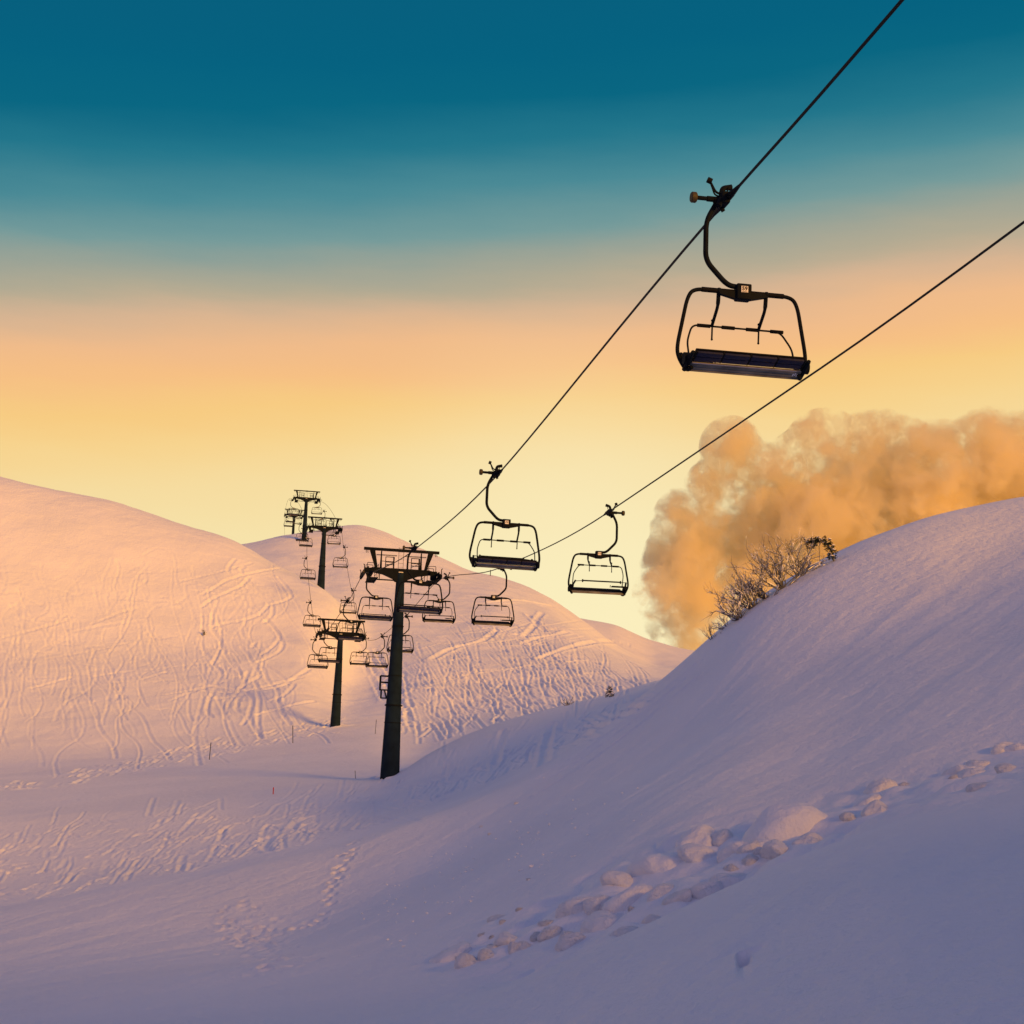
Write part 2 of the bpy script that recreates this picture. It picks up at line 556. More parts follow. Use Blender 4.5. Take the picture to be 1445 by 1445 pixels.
# jumbled snow under the tumbled lumps on the right
deb = sstep(22, 24.5, RAD) * (1 - sstep(29.5, 33, RAD)) * sstep(-3.5, 1.0, np.degrees(np.arctan2(X, np.maximum(Y, 0.01)))) * (1 - sstep(15, 24, np.degrees(np.arctan2(X, np.maximum(Y, 0.01)))))
H += deb * (0.42 * np.abs(fbm(X / 1.5, Y / 1.9, 3)) + 0.05 * fbm(X / 0.4, Y / 0.4, 2) - 0.08)

TAN = None


def refresh():
    global TAN
    TAN = H / np.maximum(RAD, 0.1)


refresh()


def hit(px, py, rmin=8.0, rmax=700):
    """grid cell and world point where the view ray through a photo pixel first meets the snow"""
    d = ray(px, py)
    th = math.degrees(math.atan2(d.x, d.y))
    te = d.z / math.hypot(d.x, d.y)
    c = int(np.clip(np.searchsorted(cols, th), 1, NC - 1))
    if abs(cols[c - 1] - th) < abs(cols[c] - th):
        c -= 1
    i0 = np.searchsorted(rows, rmin)
    ok = TAN[i0:, c] >= te
    i = i0 + int(np.argmax(ok))
    if not ok.any() or rows[i] > rmax:
        return None
    return i, c, Vector((X[i, c], Y[i, c], H[i, c]))


def ground(x, y):
    th = math.degrees(math.atan2(x, y))
    r = math.hypot(x, y)
    c = int(np.clip(np.searchsorted(cols, th), 1, NC - 1))
    i = int(np.clip(np.searchsorted(rows, r), 1, NR - 1))
    f = (r - rows[i - 1]) / (rows[i] - rows[i - 1])
    g = (th - cols[c - 1]) / (cols[c] - cols[c - 1])
    return float((H[i - 1, c] * (1 - f) + H[i, c] * f) * g + (H[i - 1, c - 1] * (1 - f) + H[i, c - 1] * f) * (1 - g))


def stamp_line(pts, width, depth, berm=0.6, rmin=8.0):
    """press a ski track into the snow along a line given in photo pixels"""
    P = []
    for a, b in zip(pts[:-1], pts[1:]):
        n = max(2, int(math.hypot(b[0] - a[0], b[1] - a[1]) / 0.8))
        for k in range(n):
            P.append((a[0] + (b[0] - a[0]) * k / n, a[1] + (b[1] - a[1]) * k / n))
    hits = [hit(x, y, rmin) for x, y in P]
    hits = [h_ for h_ in hits if h_]
    if len(hits) < 4:
        return
    segs = [[]]
    for h_ in hits:
        if segs[-1] and (h_[2] - segs[-1][-1][2]).length > 9:
            segs.append([])
        segs[-1].append(h_)
    for s in segs:
        if len(s) < 4:
            continue
        press([(q[2].x, q[2].y) for q in s], width, depth, berm)


D_ACC = np.zeros_like(H)


def press(poly, width, depth, berm):
    """groove with raised rims along a ground polyline (world metres)"""
    poly = np.array(poly)
    # resample
    dl = np.hypot(*np.diff(poly, axis=0).T)
    s = np.concatenate([[0], np.cumsum(dl)])
    if s[-1] < 0.5:
        return
    n = int(s[-1] / (width * 0.3)) + 2
    ss = np.linspace(0, s[-1], n)
    px_ = np.interp(ss, s, poly[:, 0])
    py_ = np.interp(ss, s, poly[:, 1])
    th = np.degrees(np.arctan2(px_, py_))
    rr = np.hypot(px_, py_)
    c = np.searchsorted(cols, th)
    i = np.searchsorted(rows, rr)
    R0 = width * 2.6
    ilo, ihi = max(1, i.min() - 40), min(NR - 1, i.max() + 40)
    clo, chi = max(1, c.min() - 60), min(NC - 1, c.max() + 60)
    best = np.full((ihi - ilo, chi - clo), 1e9)
    for k in range(n):
        dr = R0
        i0 = max(np.searchsorted(rows, rr[k] - dr), ilo)
        i1 = min(np.searchsorted(rows, rr[k] + dr) + 1, ihi)
        da = math.degrees(R0 / rr[k])
        c0 = max(np.searchsorted(cols, th[k] - da), clo)
        c1 = min(np.searchsorted(cols, th[k] + da) + 1, chi)
        if i1 <= i0 or c1 <= c0:
            continue
        d2 = (X[i0:i1, c0:c1] - px_[k]) ** 2 + (Y[i0:i1, c0:c1] - py_[k]) ** 2
        v = best[i0 - ilo:i1 - ilo, c0 - clo:c1 - clo]
        np.minimum(v, d2, out=v)
    d = np.sqrt(best)
    prof = -np.exp(-(d / width) ** 2) + berm * np.exp(-((d - 1.5 * width) / (0.6 * width)) ** 2)
    prof = np.where(d < R0, prof, 0) * depth
    A = D_ACC[ilo:ihi, clo:chi]
    A += prof


def pit(px, py, w_, depth, rmin=8.0, rim=0.3):
    h_ = hit(px, py, rmin)
    if not h_:
        return
    i, c, p = h_
    r = rows[i]
    i0, i1 = np.searchsorted(rows, r - 3 * w_), np.searchsorted(rows, r + 3 * w_) + 1
    da = math.degrees(3 * w_ / r)
    c0, c1 = np.searchsorted(cols, cols[c] - da), np.searchsorted(cols, cols[c] + da) + 1
    d = np.hypot(X[i0:i1, c0:c1] - p.x, Y[i0:i1, c0:c1] - p.y)
    D_ACC[i0:i1, c0:c1] += depth * (-np.exp(-(d / w_) ** 2) + rim * np.exp(-((d - 1.5 * w_) / (0.5 * w_)) ** 2))


R_ = random.Random(11)


def spline(pts, n=10):
    out_ = []
    P = [pts[0]] + list(pts) + [pts[-1]]
    for i in range(1, len(P) - 2):
        p0, p1, p2, p3 = P[i - 1], P[i], P[i + 1], P[i + 2]
        for k in range(n):
            t = k / n
            out_.append(tuple(0.5 * (2 * p1[a] + (p2[a] - p0[a]) * t + (2 * p0[a] - 5 * p1[a] + 4 * p2[a] - p3[a]) * t * t
                                     + (3 * p1[a] - p0[a] - 3 * p2[a] + p3[a]) * t ** 3) for a in (0, 1)))
    out_.append(pts[-1])
    return out_


# ski tracks read off the left knoll
KN = [
    [(331, 790), (322, 806), (338, 823), (362, 838), (379, 852), (368, 866), (352, 874), (322, 880), (296, 886)],
    [(345, 800), (340, 806), (352, 822), (370, 840), (383, 850), (384, 868), (372, 880)],
    [(392, 815), (405, 830), (411, 842), (400, 849), (378, 855)],
    [(296, 866), (308, 880), (322, 895), (338, 905), (352, 915), (360, 908)],
    [(284, 884), (302, 896), (314, 912), (318, 925), (330, 940), (340, 952)],
    [(352, 862), (372, 872), (388, 888), (394, 902), (384, 914), (368, 925)],
    [(375, 875), (388, 890), (398, 905), (396, 918), (380, 928), (364, 935)],
    [(340, 914), (352, 928), (362, 945), (366, 955), (352, 964), (338, 972)],
    [(300, 868), (300, 890), (312, 906), (306, 926), (296, 940)],
    [(284, 840), (300, 832), (320, 820), (345, 812), (372, 806), (395, 802)],
    [(284, 858), (300, 846), (322, 836), (342, 826), (352, 815)],
    [(366, 935), (388, 948), (405, 962), (414, 968), (400, 982), (382, 990)],
    [(284, 968), (310, 971), (340, 975), (372, 974), (400, 968), (420, 955), (436, 945)],
    [(284, 976), (320, 978), (360, 973), (404, 962), (428, 956)],
    [(360, 1010), (390, 1002), (420, 994), (445, 990)],
    [(350, 948), (344, 970), (356, 988), (352, 1012), (366, 1040)],
    [(338, 985), (334, 1002), (348, 1012), (342, 1024)],
    [(300, 980), (292, 1002), (300, 1014)], [(306, 985), (316, 1004), (320, 1016)],
    [(392, 985), (398, 1006), (410, 1024)], [(360, 962), (366, 990), (364, 1020), (368, 1044)],
    [(310, 940), (330, 952), (346, 962), (336, 978)],
    [(372, 945), (378, 962), (392, 976), (390, 992)],
    [(288, 920), (300, 936), (312, 952), (304, 966)],
]
for t in KN:
    stamp_line(spline(t), 0.28, 0.13, 0.7, 120)


def wander(x, y, n, a0, swing, wl):
    """freehand ski line in photo pixels: heading swings about a0 (0 = straight down) with an uneven rhythm"""
    out_, ph = [(x, y)], R_.uniform(0, 6.28)
    for q in range(n):
        ph += 6.28 * 2 / wl * R_.uniform(0.7, 1.3)
        a = a0 + swing * math.sin(ph)
        x += 2 * math.sin(a)
        y += 2 * math.cos(a)
        out_.append((x, y))
    return out_


# smaller freehand turns, knoll
for k in range(170):
    x, y = R_.uniform(-60, 400), R_.uniform(785, 975)
    stamp_line(wander(x, y, R_.randint(18, 90), R_.uniform(-0.5, 1.1), R_.uniform(0.2, 1.1), R_.uniform(60, 160)), R_.uniform(0.13, 0.25), R_.uniform(0.025, 0.085), 0.7, 150)
# tracks fanning over the big hill, dropping to the lower right
for k in range(240):
    x = R_.uniform(565, 890)
    top = np.interp(x, [560, 620, 700, 760, 830, 880], [870, 868, 850, 862, 900, 925])
    y = top + 95 * R_.random() ** 0.8
    stamp_line(wander(x, y, R_.randint(12, 75), R_.uniform(0.2, 1.3), R_.uniform(0.1, 0.9), R_.uniform(50, 160)), R_.uniform(0.13, 0.25), R_.uniform(0.025, 0.09), 0.7, 165)
for k in range(22):                                   # traverses over the knoll
    x, y, n = R_.uniform(-80, 330), R_.uniform(800, 1000), R_.randint(40, 120)
    sl, cv = R_.uniform(-0.45, 0.1), R_.uniform(-0.001, 0.001)
    stamp_line([(x + q, y + sl * q + cv * q * q) for q in range(0, min(n, int(440 - x)), 3)], R_.uniform(0.18, 0.30), R_.uniform(0.04, 0.11), 0.7, 150)
for k in range(40):                                   # traverses
    x, y = R_.uniform(560, 760), R_.uniform(880, 985)
    n = R_.randint(50, 140)
    sl, cv = R_.uniform(-0.25, 0.22), R_.uniform(-0.0012, 0.0012)
    stamp_line([(x + q, y + sl * q + cv * q * q) for q in range(0, n, 3)], R_.uniform(0.18, 0.30), R_.uniform(0.04, 0.11), 0.7, 165)
for t in [[(745, 868), (756, 880), (748, 890), (738, 900)], [(765, 865), (757, 878), (770, 892)], [(738, 908), (762, 900), (785, 896), (800, 892)],
          [(610, 930), (640, 915), (680, 905), (700, 890)], [(760, 930), (800, 915), (850, 905), (890, 912)], [(690, 850), (735, 848), (780, 856)]]:
    stamp_line(spline(t), 0.5, 0.2, 0.7, 165)
# churned snow where the runs end at the foot of the hill
for k in range(90):
    x, y = R_.uniform(570, 760), R_.uniform(955, 1030)
    n = R_.randint(8, 30)
    dr = R_.uniform(-0.6, 1.4)
    am = R_.uniform(1, 4)
    stamp_line([(x + dr * q + am * math.sin(q / 5), y + q * 0.7) for q in range(0, n, 2)], 0.25, R_.uniform(0.04, 0.12), 0.7, 165)
for k in range(170):                                  # rough strip along the edge of the run
    t = R_.uniform(-1.6, 1)
    x = 284 + 190 * t + R_.uniform(-6, 6)
    y = 1066 - 38 * t + R_.uniform(-16, 5)
    n = R_.randint(6, 18)
    stamp_line([(x + q, y - 0.25 * q + 1.5 * math.sin(q / 3)) for q in range(0, n, 2)], R_.uniform(0.15, 0.3), R_.uniform(0.03, 0.11), 0.8, 130)
for k in range(60):                                   # cat track up the gully
    t = R_.random()
    cx = np.interp(t, [0, 1], [498, 560])
    x, y = cx + R_.uniform(-5, 45) * (1 - 0.4 * t), 905 + 115 * t
    stamp_line([(x + q * 0.5, y + q) for q in range(0, R_.randint(8, 24), 2)], 0.35, R_.uniform(0.06, 0.16), 0.7, 165)
# textured strip of old tracks between the lip and the first tower
for k in range(620):
    t = R_.random()
    x = R_.uniform(-120, 900)
    lo = np.interp(x, [-120, 284, 400, 560, 720, 900], [1300, 1228, 1200, 1155, 1092, 1000])
    hi = np.interp(x, [-120, 284, 400, 560, 720, 900], [1180, 1140, 1128, 1100, 1035, 985])
    y = hi + (lo - hi) * R_.random() ** 0.8
    stamp_line(wander(x, y, R_.randint(4, 20), 2.0 + R_.gauss(0, 0.3) if R_.random() < 0.7 else R_.uniform(1.3, 3.1), R_.uniform(0.05, 0.4), R_.uniform(20, 70)),
               R_.uniform(0.09, 0.17), R_.uniform(0.015, 0.055), 0.7, 66)
for t in [[(366, 1188), (380, 1182), (374, 1196), (384, 1202)], [(410, 1170), (424, 1158), (445, 1152)], [(700, 1078), (704, 1055), (710, 1030)], [(780, 1020), (772, 1050), (768, 1080)]]:
    stamp_line(spline(t), 0.25, 0.1, 0.7, 66)
# long ski lines traversing the right slope below the crest
for dy in (0, 9, 21):
    stamp_line([(760, 1098 + dy), (830, 1056 + dy), (900, 1004 + dy), (960, 955 + dy), (985, 934 + dy)], 0.15, 0.05, 0.6, 40)
# footprints across the hollow
FOOT = [(505, 1186), (496, 1192), (500, 1200), (489, 1206), (492, 1214), (483, 1222), (486, 1228), (475, 1233), (479, 1240), (467, 1246), (471, 1252),
        (463, 1258), (469, 1264), (461, 1270), (467, 1277), (458, 1290), (452, 1300), (442, 1306), (428, 1310), (415, 1312), (480, 1208), (497, 1208), (474, 1226)]
for x, y in FOOT:
    pit(x, y, 0.15, 0.22, 34, 0.25)
for k in range(260):                                  # trampled patch at the lower left
    a = R_.random()
    x = 322 + 75 * a + R_.gauss(0, 20)
    y = 1296 + 66 * a + R_.gauss(0, 15)
    pit(x, y, R_.uniform(0.07, 0.20), R_.uniform(-0.05, 0.09), 28, 0.4)
for k in range(30):
    a = R_.random()
    pit(400 + 60 * a + R_.gauss(0, 6), 1312 - 14 * a + R_.gauss(0, 5), 0.16, R_.uniform(-0.03, 0.09), 30, 0.4)
for q in range(7):                                    # wind scoop round the tower feet
    pit(533 + q * 4.5, 1099.5 - q * 0.8, 0.5, 0.16, 100, 0.5)
    pit(462 + q * 4, 1027 - q * 0.6, 0.5, 0.14, 160, 0.5)
pit(1050, 1353, 0.045, 0.16, 8, 0.1)
pit(1062, 1345, 0.10, 0.035, 8, 0.5)
H += D_ACC
refresh()


def grid_object(name, mask, kind='structure'):
    """the cells of the height field picked by mask (rows-1 x cols-1) as one smooth mesh"""
    fi, fc = np.nonzero(mask)
    idx = np.arange(NR * NC).reshape(NR, NC)
    q = np.stack([idx[fi, fc], idx[fi, fc + 1], idx[fi + 1, fc + 1], idx[fi + 1, fc]], 1)
    used, inv = np.unique(q, return_inverse=True)
    inv = inv.reshape(q.shape).astype(np.int32)
    co = np.stack([X.ravel()[used], Y.ravel()[used], H.ravel()[used]], 1).astype(np.float32)
    me = bpy.data.meshes.new(name)
    me.vertices.add(len(co))
    me.vertices.foreach_set('co', co.ravel())
    me.loops.add(inv.size)
    me.loops.foreach_set('vertex_index', inv[:, ::-1].ravel())
    me.polygons.add(len(inv))
    me.polygons.foreach_set('loop_start', np.arange(0, inv.size, 4, dtype=np.int32))
    me.polygons.foreach_set('use_smooth', np.ones(len(inv), dtype=bool))
    me.update(calc_edges=True)
    me.materials.append(M_SNOW)
    o = bpy.data.objects.new(name, me)
    C.objects.link(o)
    o['kind'] = kind
    return o


nm = ['origin'] + [L['name'] for L in LINES]
r_foot = Rc[nm.index('foot')]
r_back = Rc[nm.index('behind_back_hill')]
r_gap = Rc[nm.index('behind_knoll')]
rm = (0.5 * (rows[1:] + rows[:-1]))[:, None]
cf = lambda a: (0.5 * (a[1:] + a[:-1]))[None]
m_ground = rm < cf(r_foot)
m_far = rm >= cf(r_back)
m_front = (~m_ground) & (rm < cf(r_gap))
m_back = ~(m_ground | m_far | m_front)
grid_object('snow_ground', m_ground)
grid_object('ski_hill', m_front)
grid_object('back_hill', m_back)
grid_object('far_hill', m_far)

# ------------------------------------------------------------------ lift line geometry
A_LEFT, A_RIGHT, SLOPE = 8.062, 13.75, -0.1657
YAW = math.atan(-SLOPE)                         # lateral axis of the lift turned to the left line of travel
LAT_AX = Vector((math.cos(YAW), math.sin(YAW), 0))
ALONG = Vector((-math.sin(YAW), math.cos(YAW), 0))
HALF_GAUGE = (A_RIGHT - A_LEFT) * math.cos(YAW) / 2


def line_pt(side, px, py, inv=None):
    if inv:
        return at(px, py, FP * 2.3 * inv)
    return on_plane(px, py, A_LEFT if side < 0 else A_RIGHT, SLOPE)


# tower heads: where the ropes cross, (centre px, rope-level py)
TOWERS = [('T1', 565.0, 815.5, None), ('T2', 480.5, 899.5, None), ('T3', 457.7, 748.3, 0.0502), ('T4', 432.4, 706.3, 0.0655), ('T5', 415.0, 729.0, 0.0890)]
heads = []
for n_, px, py, inv in TOWERS:
    heads.append(at(px, py, FP * 2.3 * inv) if inv else on_plane(px, py, (A_LEFT + A_RIGHT) / 2, SLOPE))


# ------------------------------------------------------------------ towers
def build_tower_parts(root, ht, rb, full=False, first=None):
    """mast is made to measure, the head pieces are shared by every tower"""
    m = MB()
    prof = [(0.0, rb), (ht * 0.354, rb - (rb - 0.30) * 0.36), (ht - 0.45, 0.31), (ht + 0.05, 0.31)]
    m.tube([(0, 0, -2.5)] + [(0, 0, z) for z, r in prof], [rb * 1.08] + [r for z, r in prof], 14)
    mast = m.build('mast', M_MAST, root, True, 30)
    for fr, th_, ex in ((0.354, 0.10, 0.09), (0.498, 0.05, 0.03), (0.27, 0.05, 0.04), (0.74, 0.06, 0.05)):
        z = ht * fr
        r = np.interp(z, [p[0] for p in prof], [p[1] for p in prof])
        MB().tube([(0, 0, z - th_ / 2), (0, 0, z + th_ / 2)], r + ex, 14).build('flange', M_STEEL, mast)
    # climbing ladder up the rear of the mast
    l = MB()
    y0 = rb + 0.12
    y1 = 0.31 + 0.12
    for s in (-0.18, 0.18):
        l.tube([(s, y0, 1.0), (s, y1, ht - 0.5)], 0.02, 5)
    nz = int((ht - 1.5) / 0.3)
    for k in range(nz):
        z = 1.1 + k * 0.3
        y = y0 + (y1 - y0) * (z - 1) / (ht - 1.5)
        l.tube([(-0.18, y, z), (0.18, y, z)], 0.013, 4)
    l.build('ladder', M_STEEL, root)
    if first is not None:
        for ch in first.children:
            if 'head_z' in ch:
                c = copy_tree(ch, root)
                c.location.z = ht
        return
    G = HALF_GAUGE
    heads_ = []

    def part(name, mb, mat=M_STEEL, parent=None):
        o = mb.build(name, mat, parent or root)
        if parent is None:
            o['head_z'] = 1
            o.location.z = ht
            heads_.append(o)
        return o
    # crossarm: box girder, deeper over the mast
    a = MB()
    a.prism([(-2.15, 0.36), (-2.15, 0.02), (-1.3, -0.12), (-0.55, -0.42), (-0.40, -0.62), (0.40, -0.62), (0.55, -0.42), (1.3, -0.12), (2.15, 0.02), (2.15, 0.36)], 1, -0.22, 0.22)
    arm = part('crossarm', a)
    a = MB()
    a.box((0, -0.232, 0.02), (0.32, 0.02, 0.2))
    pl = a.build('number_plate', M_PLATE, arm)
    for x in (-0.07, 0.07):
        a = MB()
        a.box((x, -0.248, 0.02), (0.035, 0.008, 0.12))
        a.box((x + 0.03, -0.247, 0.03), (0.03, 0.006, 0.03))
        a.build('digit', M_INK, pl)
    # service gantry
    a = MB()
    a.box((0, 0, 1.73), (2 * G - 0.02, 0.18, 0.21), None, 0.012)
    for x in (-2.62, -2.5, 2.5, 2.62):
        a.tube([(x, 0, 1.63), (x, 0, 1.46), (x + 0.04, 0, 1.42)], 0.022, 6)
    part('gantry_beam', a)
    for s in (-1, 1):
        a = MB()
        a.prism([(s * 2.36, 1.624), (s * 1.96, 1.624), (s * 1.72, 0.362), (s * 1.92, 0.362)], 1, -0.10, 0.10)
        part('gantry_leg', a)
        a = MB()
        a.tube([(s * 1.48, 0.12, 0.362), (s * 1.48, 0.12, 1.05), (s * 1.48, 0.12, 1.62)], [0.085, 0.06, 0.045], 8)
        part('gantry_post', a)
    # hand rails on the crossarm walkway
    for s in (-1, 1):
        a = MB()
        for y in (-0.05, 0.32):
            a.tube([(s * 1.85, y, 1.34), (s * 0.32, y, 1.34)], 0.018, 5)
        x0, x1 = (-1.16, -0.56) if s < 0 else (0.74, 1.32)
        for z in (1.18, 0.80, 0.62):
            a.tube([(x0, -0.12, z), (x1, -0.12, z)], 0.028, 6)
        a.tube([(x0, -0.12, 0.36), (x0, -0.12, 1.2)], 0.03, 6)
        a.tube([(x1, -0.12, 0.36), (x1, -0.12, 1.2)], 0.055, 6)
        a.tube([(x0, -0.12, 0.5), (x1, -0.12, 0.78)], 0.02, 5)
        a.tube([(s * 1.48, 0.1, 0.88), (s * 0.56, 0.1, 0.88)], 0.022, 5)
        part('handrail', a)
    a = MB()
    for x in (-0.18, 0.18):
        a.tube([(x, 0.26, -0.4), (x, 0.26, 1.98)], 0.016, 5)
    for k in range(7):
        a.tube([(-0.18, 0.26, 0.25 + k * 0.28), (0.18, 0.26, 0.25 + k * 0.28)], 0.012, 4)
    part('head_ladder', a)
    a = MB()
    a.tube([(-2.2, 0.1, -0.50), (2.2, 0.1, -0.50)], 0.05, 8)
    for s in (-1, 1):
        a.tube([(s * 1.55, 0.1, -0.5), (s * 1.55, 0.05, 0.0)], 0.035, 6)
    part('tie_bar', a)
    # sheave trains with walkways
    for s in (-1, 1):
        a = MB()
        x = s * G
        a.box((x - s * 0.16, 0, 0.02), (0.09, 3.4, 0.16), None, 0.015)
        for y in (-1.1, 1.1):
            a.box((x - s * 0.10, y, -0.10), (0.07, 1.5, 0.12), None, 0.012)
        a.box((s * (G - 0.42), 0, 0.16), (0.62, 0.36, 0.30), None, 0.02)
        a.prism([(s * 2.15, 0.30), (s * 2.15, -0.36), (s * 2.48, -0.50), (s * 2.62, -0.1), (s * 2.55, 0.2)], 1, -0.5, -0.38)
        for y in (-1.8, 1.8):
            a.tube([(x, y, -0.05), (x, y, 0.28), (x + s * 0.08, y, 0.34)], 0.035, 6)
        tr_ = part('sheave_train', a)
        for k in range(8):
            y = -1.66 + k * 0.474
            b_ = MB()
            b_.tube([(x - 0.06, y, -0.22), (x - 0.045, y, -0.22)], 0.2, 14)
            b_.tube([(x - 0.045, y, -0.22), (x + 0.045, y, -0.22)], 0.165, 14)
            b_.tube([(x + 0.045, y, -0.22), (x + 0.06, y, -0.22)], 0.2, 14)
            b_.tube([(x - s * 0.17, y, -0.22), (x + s * 0.09, y, -0.22)], 0.04, 6)
            b_.build('sheave_wheel', M_STEEL, tr_)
        a = MB()
        xi = s * 2.12
        for yy in np.arange(-1.7, 1.71, 0.17):
            a.box((xi, yy, -0.58), (0.62, 0.035, 0.04))
        for dx in (-0.31, 0.31):
            a.box((xi + dx, 0, -0.58), (0.04, 3.5, 0.08))
        for y in (-1.7, 0.0, 1.7):
            a.tube([(xi - s * 0.33, y, -0.56), (xi - s * 0.33, y, 0.4)], 0.02, 5)
        for z in (-0.1, 0.4):
            a.tube([(xi - s * 0.33, -1.7, z), (xi - s * 0.33, 1.7, z)], 0.018, 5)
        part('walkway', a)
        for y in (-0.6, 0.75):
            a = MB()
            a.tube(bend([(s * 2.0, y, 0.3), (s * 2.0, y, 0.62), (s * 2.52, y, 0.62), (s * 2.52, y, 0.1)], 0.05, 2), 0.022, 6)
            part('wheel_guard', a)
    return heads_


TLABEL = [
    'tall dark tapered chairlift tower nearest the viewer, with flanged mast and rest platform',
    'dark chairlift tower standing in the gully at the foot of the ski hill, second nearest',
    'lift tower rising from behind the bright crest of the left snow knoll',
    'tallest looking skyline lift tower, its head highest against the yellow sky',
    'smallest and most distant lift tower, left of the skyline tower on the ridge',
]
BASE_PX = [(554.6, 1099.5), (473.5, 1028), None, None, None]
tower0 = None
towers = []
for k, hd in enumerate(heads):
    gz = ground(hd.x, hd.y)
    if k == 0:
        gz = min(gz, at(554.6, 1099, math.hypot(hd.x, hd.y) * 0.99).z)
    root = empty('lift_tower', (hd.x, hd.y, gz))
    root.rotation_euler = (0, 0, YAW)
    tag(root, TLABEL[k], 'lift tower', 'chairlift towers in a row up the slope')
    ht = hd.z - gz + 0.30
    build_tower_parts(root, ht, [0.70, 0.60, 0.62, 0.55, 0.5][k], k == 0, tower0)
    if k == 0:
        tower0 = root
        z0 = ht * 0.43
        m = MB()
        for y in (0.1, 0.75):
            m.tube([(-1.02, y, z0), (-1.02, y, z0 + 0.98)], 0.045, 6)
            m.tube([(-1.04, y, z0 + 0.98), (-0.30, y, z0 + 0.98)], 0.045, 6)
            m.tube([(-1.04, y, z0 + 0.52), (-0.30, y, z0 + 0.52)], 0.045, 6)
            m.tube([(-0.92, y, z0 - 0.62), (-0.92, y, z0)], 0.035, 6)
            m.tube([(-0.92, y, z0 - 0.62), (-0.45, y, z0 - 0.62)], 0.035, 6)
            m.tube([(-0.70, y, z0), (-0.52, y, z0 - 0.62)], 0.03, 6)
        for z in (z0 + 0.98, z0 + 0.52):
            m.tube([(-1.02, 0.1, z), (-1.02, 0.75, z)], 0.04, 6)
        m.box((-0.72, 0.42, z0 - 0.03), (0.68, 0.72, 0.07), None, 0.01)
        m.build('rest_platform', M_STEEL, root)
    towers.append(root)

# ------------------------------------------------------------------ ropes
LEFT_PTS = [('c', 1025, 283), ('c', 704, 668), ('c', 587, 774), ('c', 526, 807.5), ('t', 0, -1), ('c', 492, 848), ('c', 463, 890), ('t', 1, -1), ('c', 447, 895),
            ('c', 439, 850.5), ('c', 433, 788), ('t', 2, -1), ('t', 3, -1), ('t', 4, -1)]
RIGHT_PTS = [('c', 858, 723), ('c', 706, 801), ('c', 628, 815), ('t', 0, 1), ('c', 572, 869.5), ('c', 538, 898), ('t', 1, 1), ('c', 513, 900), ('c', 496, 833),
             ('c', 484.6, 772), ('t', 2, 1), ('t', 3, 1), ('t', 4, 1)]


def rope_points(pts, side):
    P = []
    for p in pts:
        if p[0] == 'c':
            P.append(line_pt(side, p[1], p[2]))
        else:
            P.append(heads[p[1]] + LAT_AX * (side * HALF_GAUGE))
    P.sort(key=lambda v: v.y)
    Q = [P[0]]
    for p in P[1:]:
        if p.y - Q[-1].y > 2.0:
            Q.append(p)
    return Q


def make_rope(pts, side, near_px, label):
    P = rope_points(pts, side)
    n0 = line_pt(side, *near_px)
    P = [n0] + P
    d = (P[0] - P[1]).normalized()
    P = [P[0] + d * 60 + Vector((0, 0, 4)), P[0] + d * 18 + Vector((0, 0, 0.4))] + P
    e = P[-1]
    P.append(e + Vector((-0.13, 1, -0.12)) * 60)
    y = np.array([p.y for p in P])
    x = np.array([p.x for p in P])
    z = np.array([p.z for p in P])
    m_ = pchip_slopes(y[:, None], z[:, None])[:, 0]
    pts3 = []
    for k in range(len(P) - 1):
        h_ = y[k + 1] - y[k]
        n = max(3, int(h_ / 2.5))
        for q in range(n):
            t = q / n
            zz = ((1 + 2 * t) * (1 - t) ** 2 * z[k] + t * (1 - t) ** 2 * h_ * m_[k] + t * t * (3 - 2 * t) * z[k + 1] + t * t * (t - 1) * h_ * m_[k + 1])
            pts3.append((x[k] * (1 - t) + x[k + 1] * t, y[k] + h_ * t, zz))
    pts3.append(tuple(P[-1]))
    o = MB().tube(pts3, 0.026, 7).build('haul_rope', M_ROPE)
    tag(o, label, 'cable', 'haul ropes of the chairlift')
    arr = np.array(pts3)
    return arr


ropeL = make_rope(LEFT_PTS, -1, (1159, 132), 'steel haul rope running from the upper right corner to the left ends of the towers')
ropeR = make_rope(RIGHT_PTS, 1, (1159, 519), 'lower steel haul rope reaching the right ends of the tower crossarms')


def rope_at(arr, p):
    return Vector((np.interp(p.y, arr[:, 1], arr[:, 0]), p.y, np.interp(p.y, arr[:, 1], arr[:, 2])))


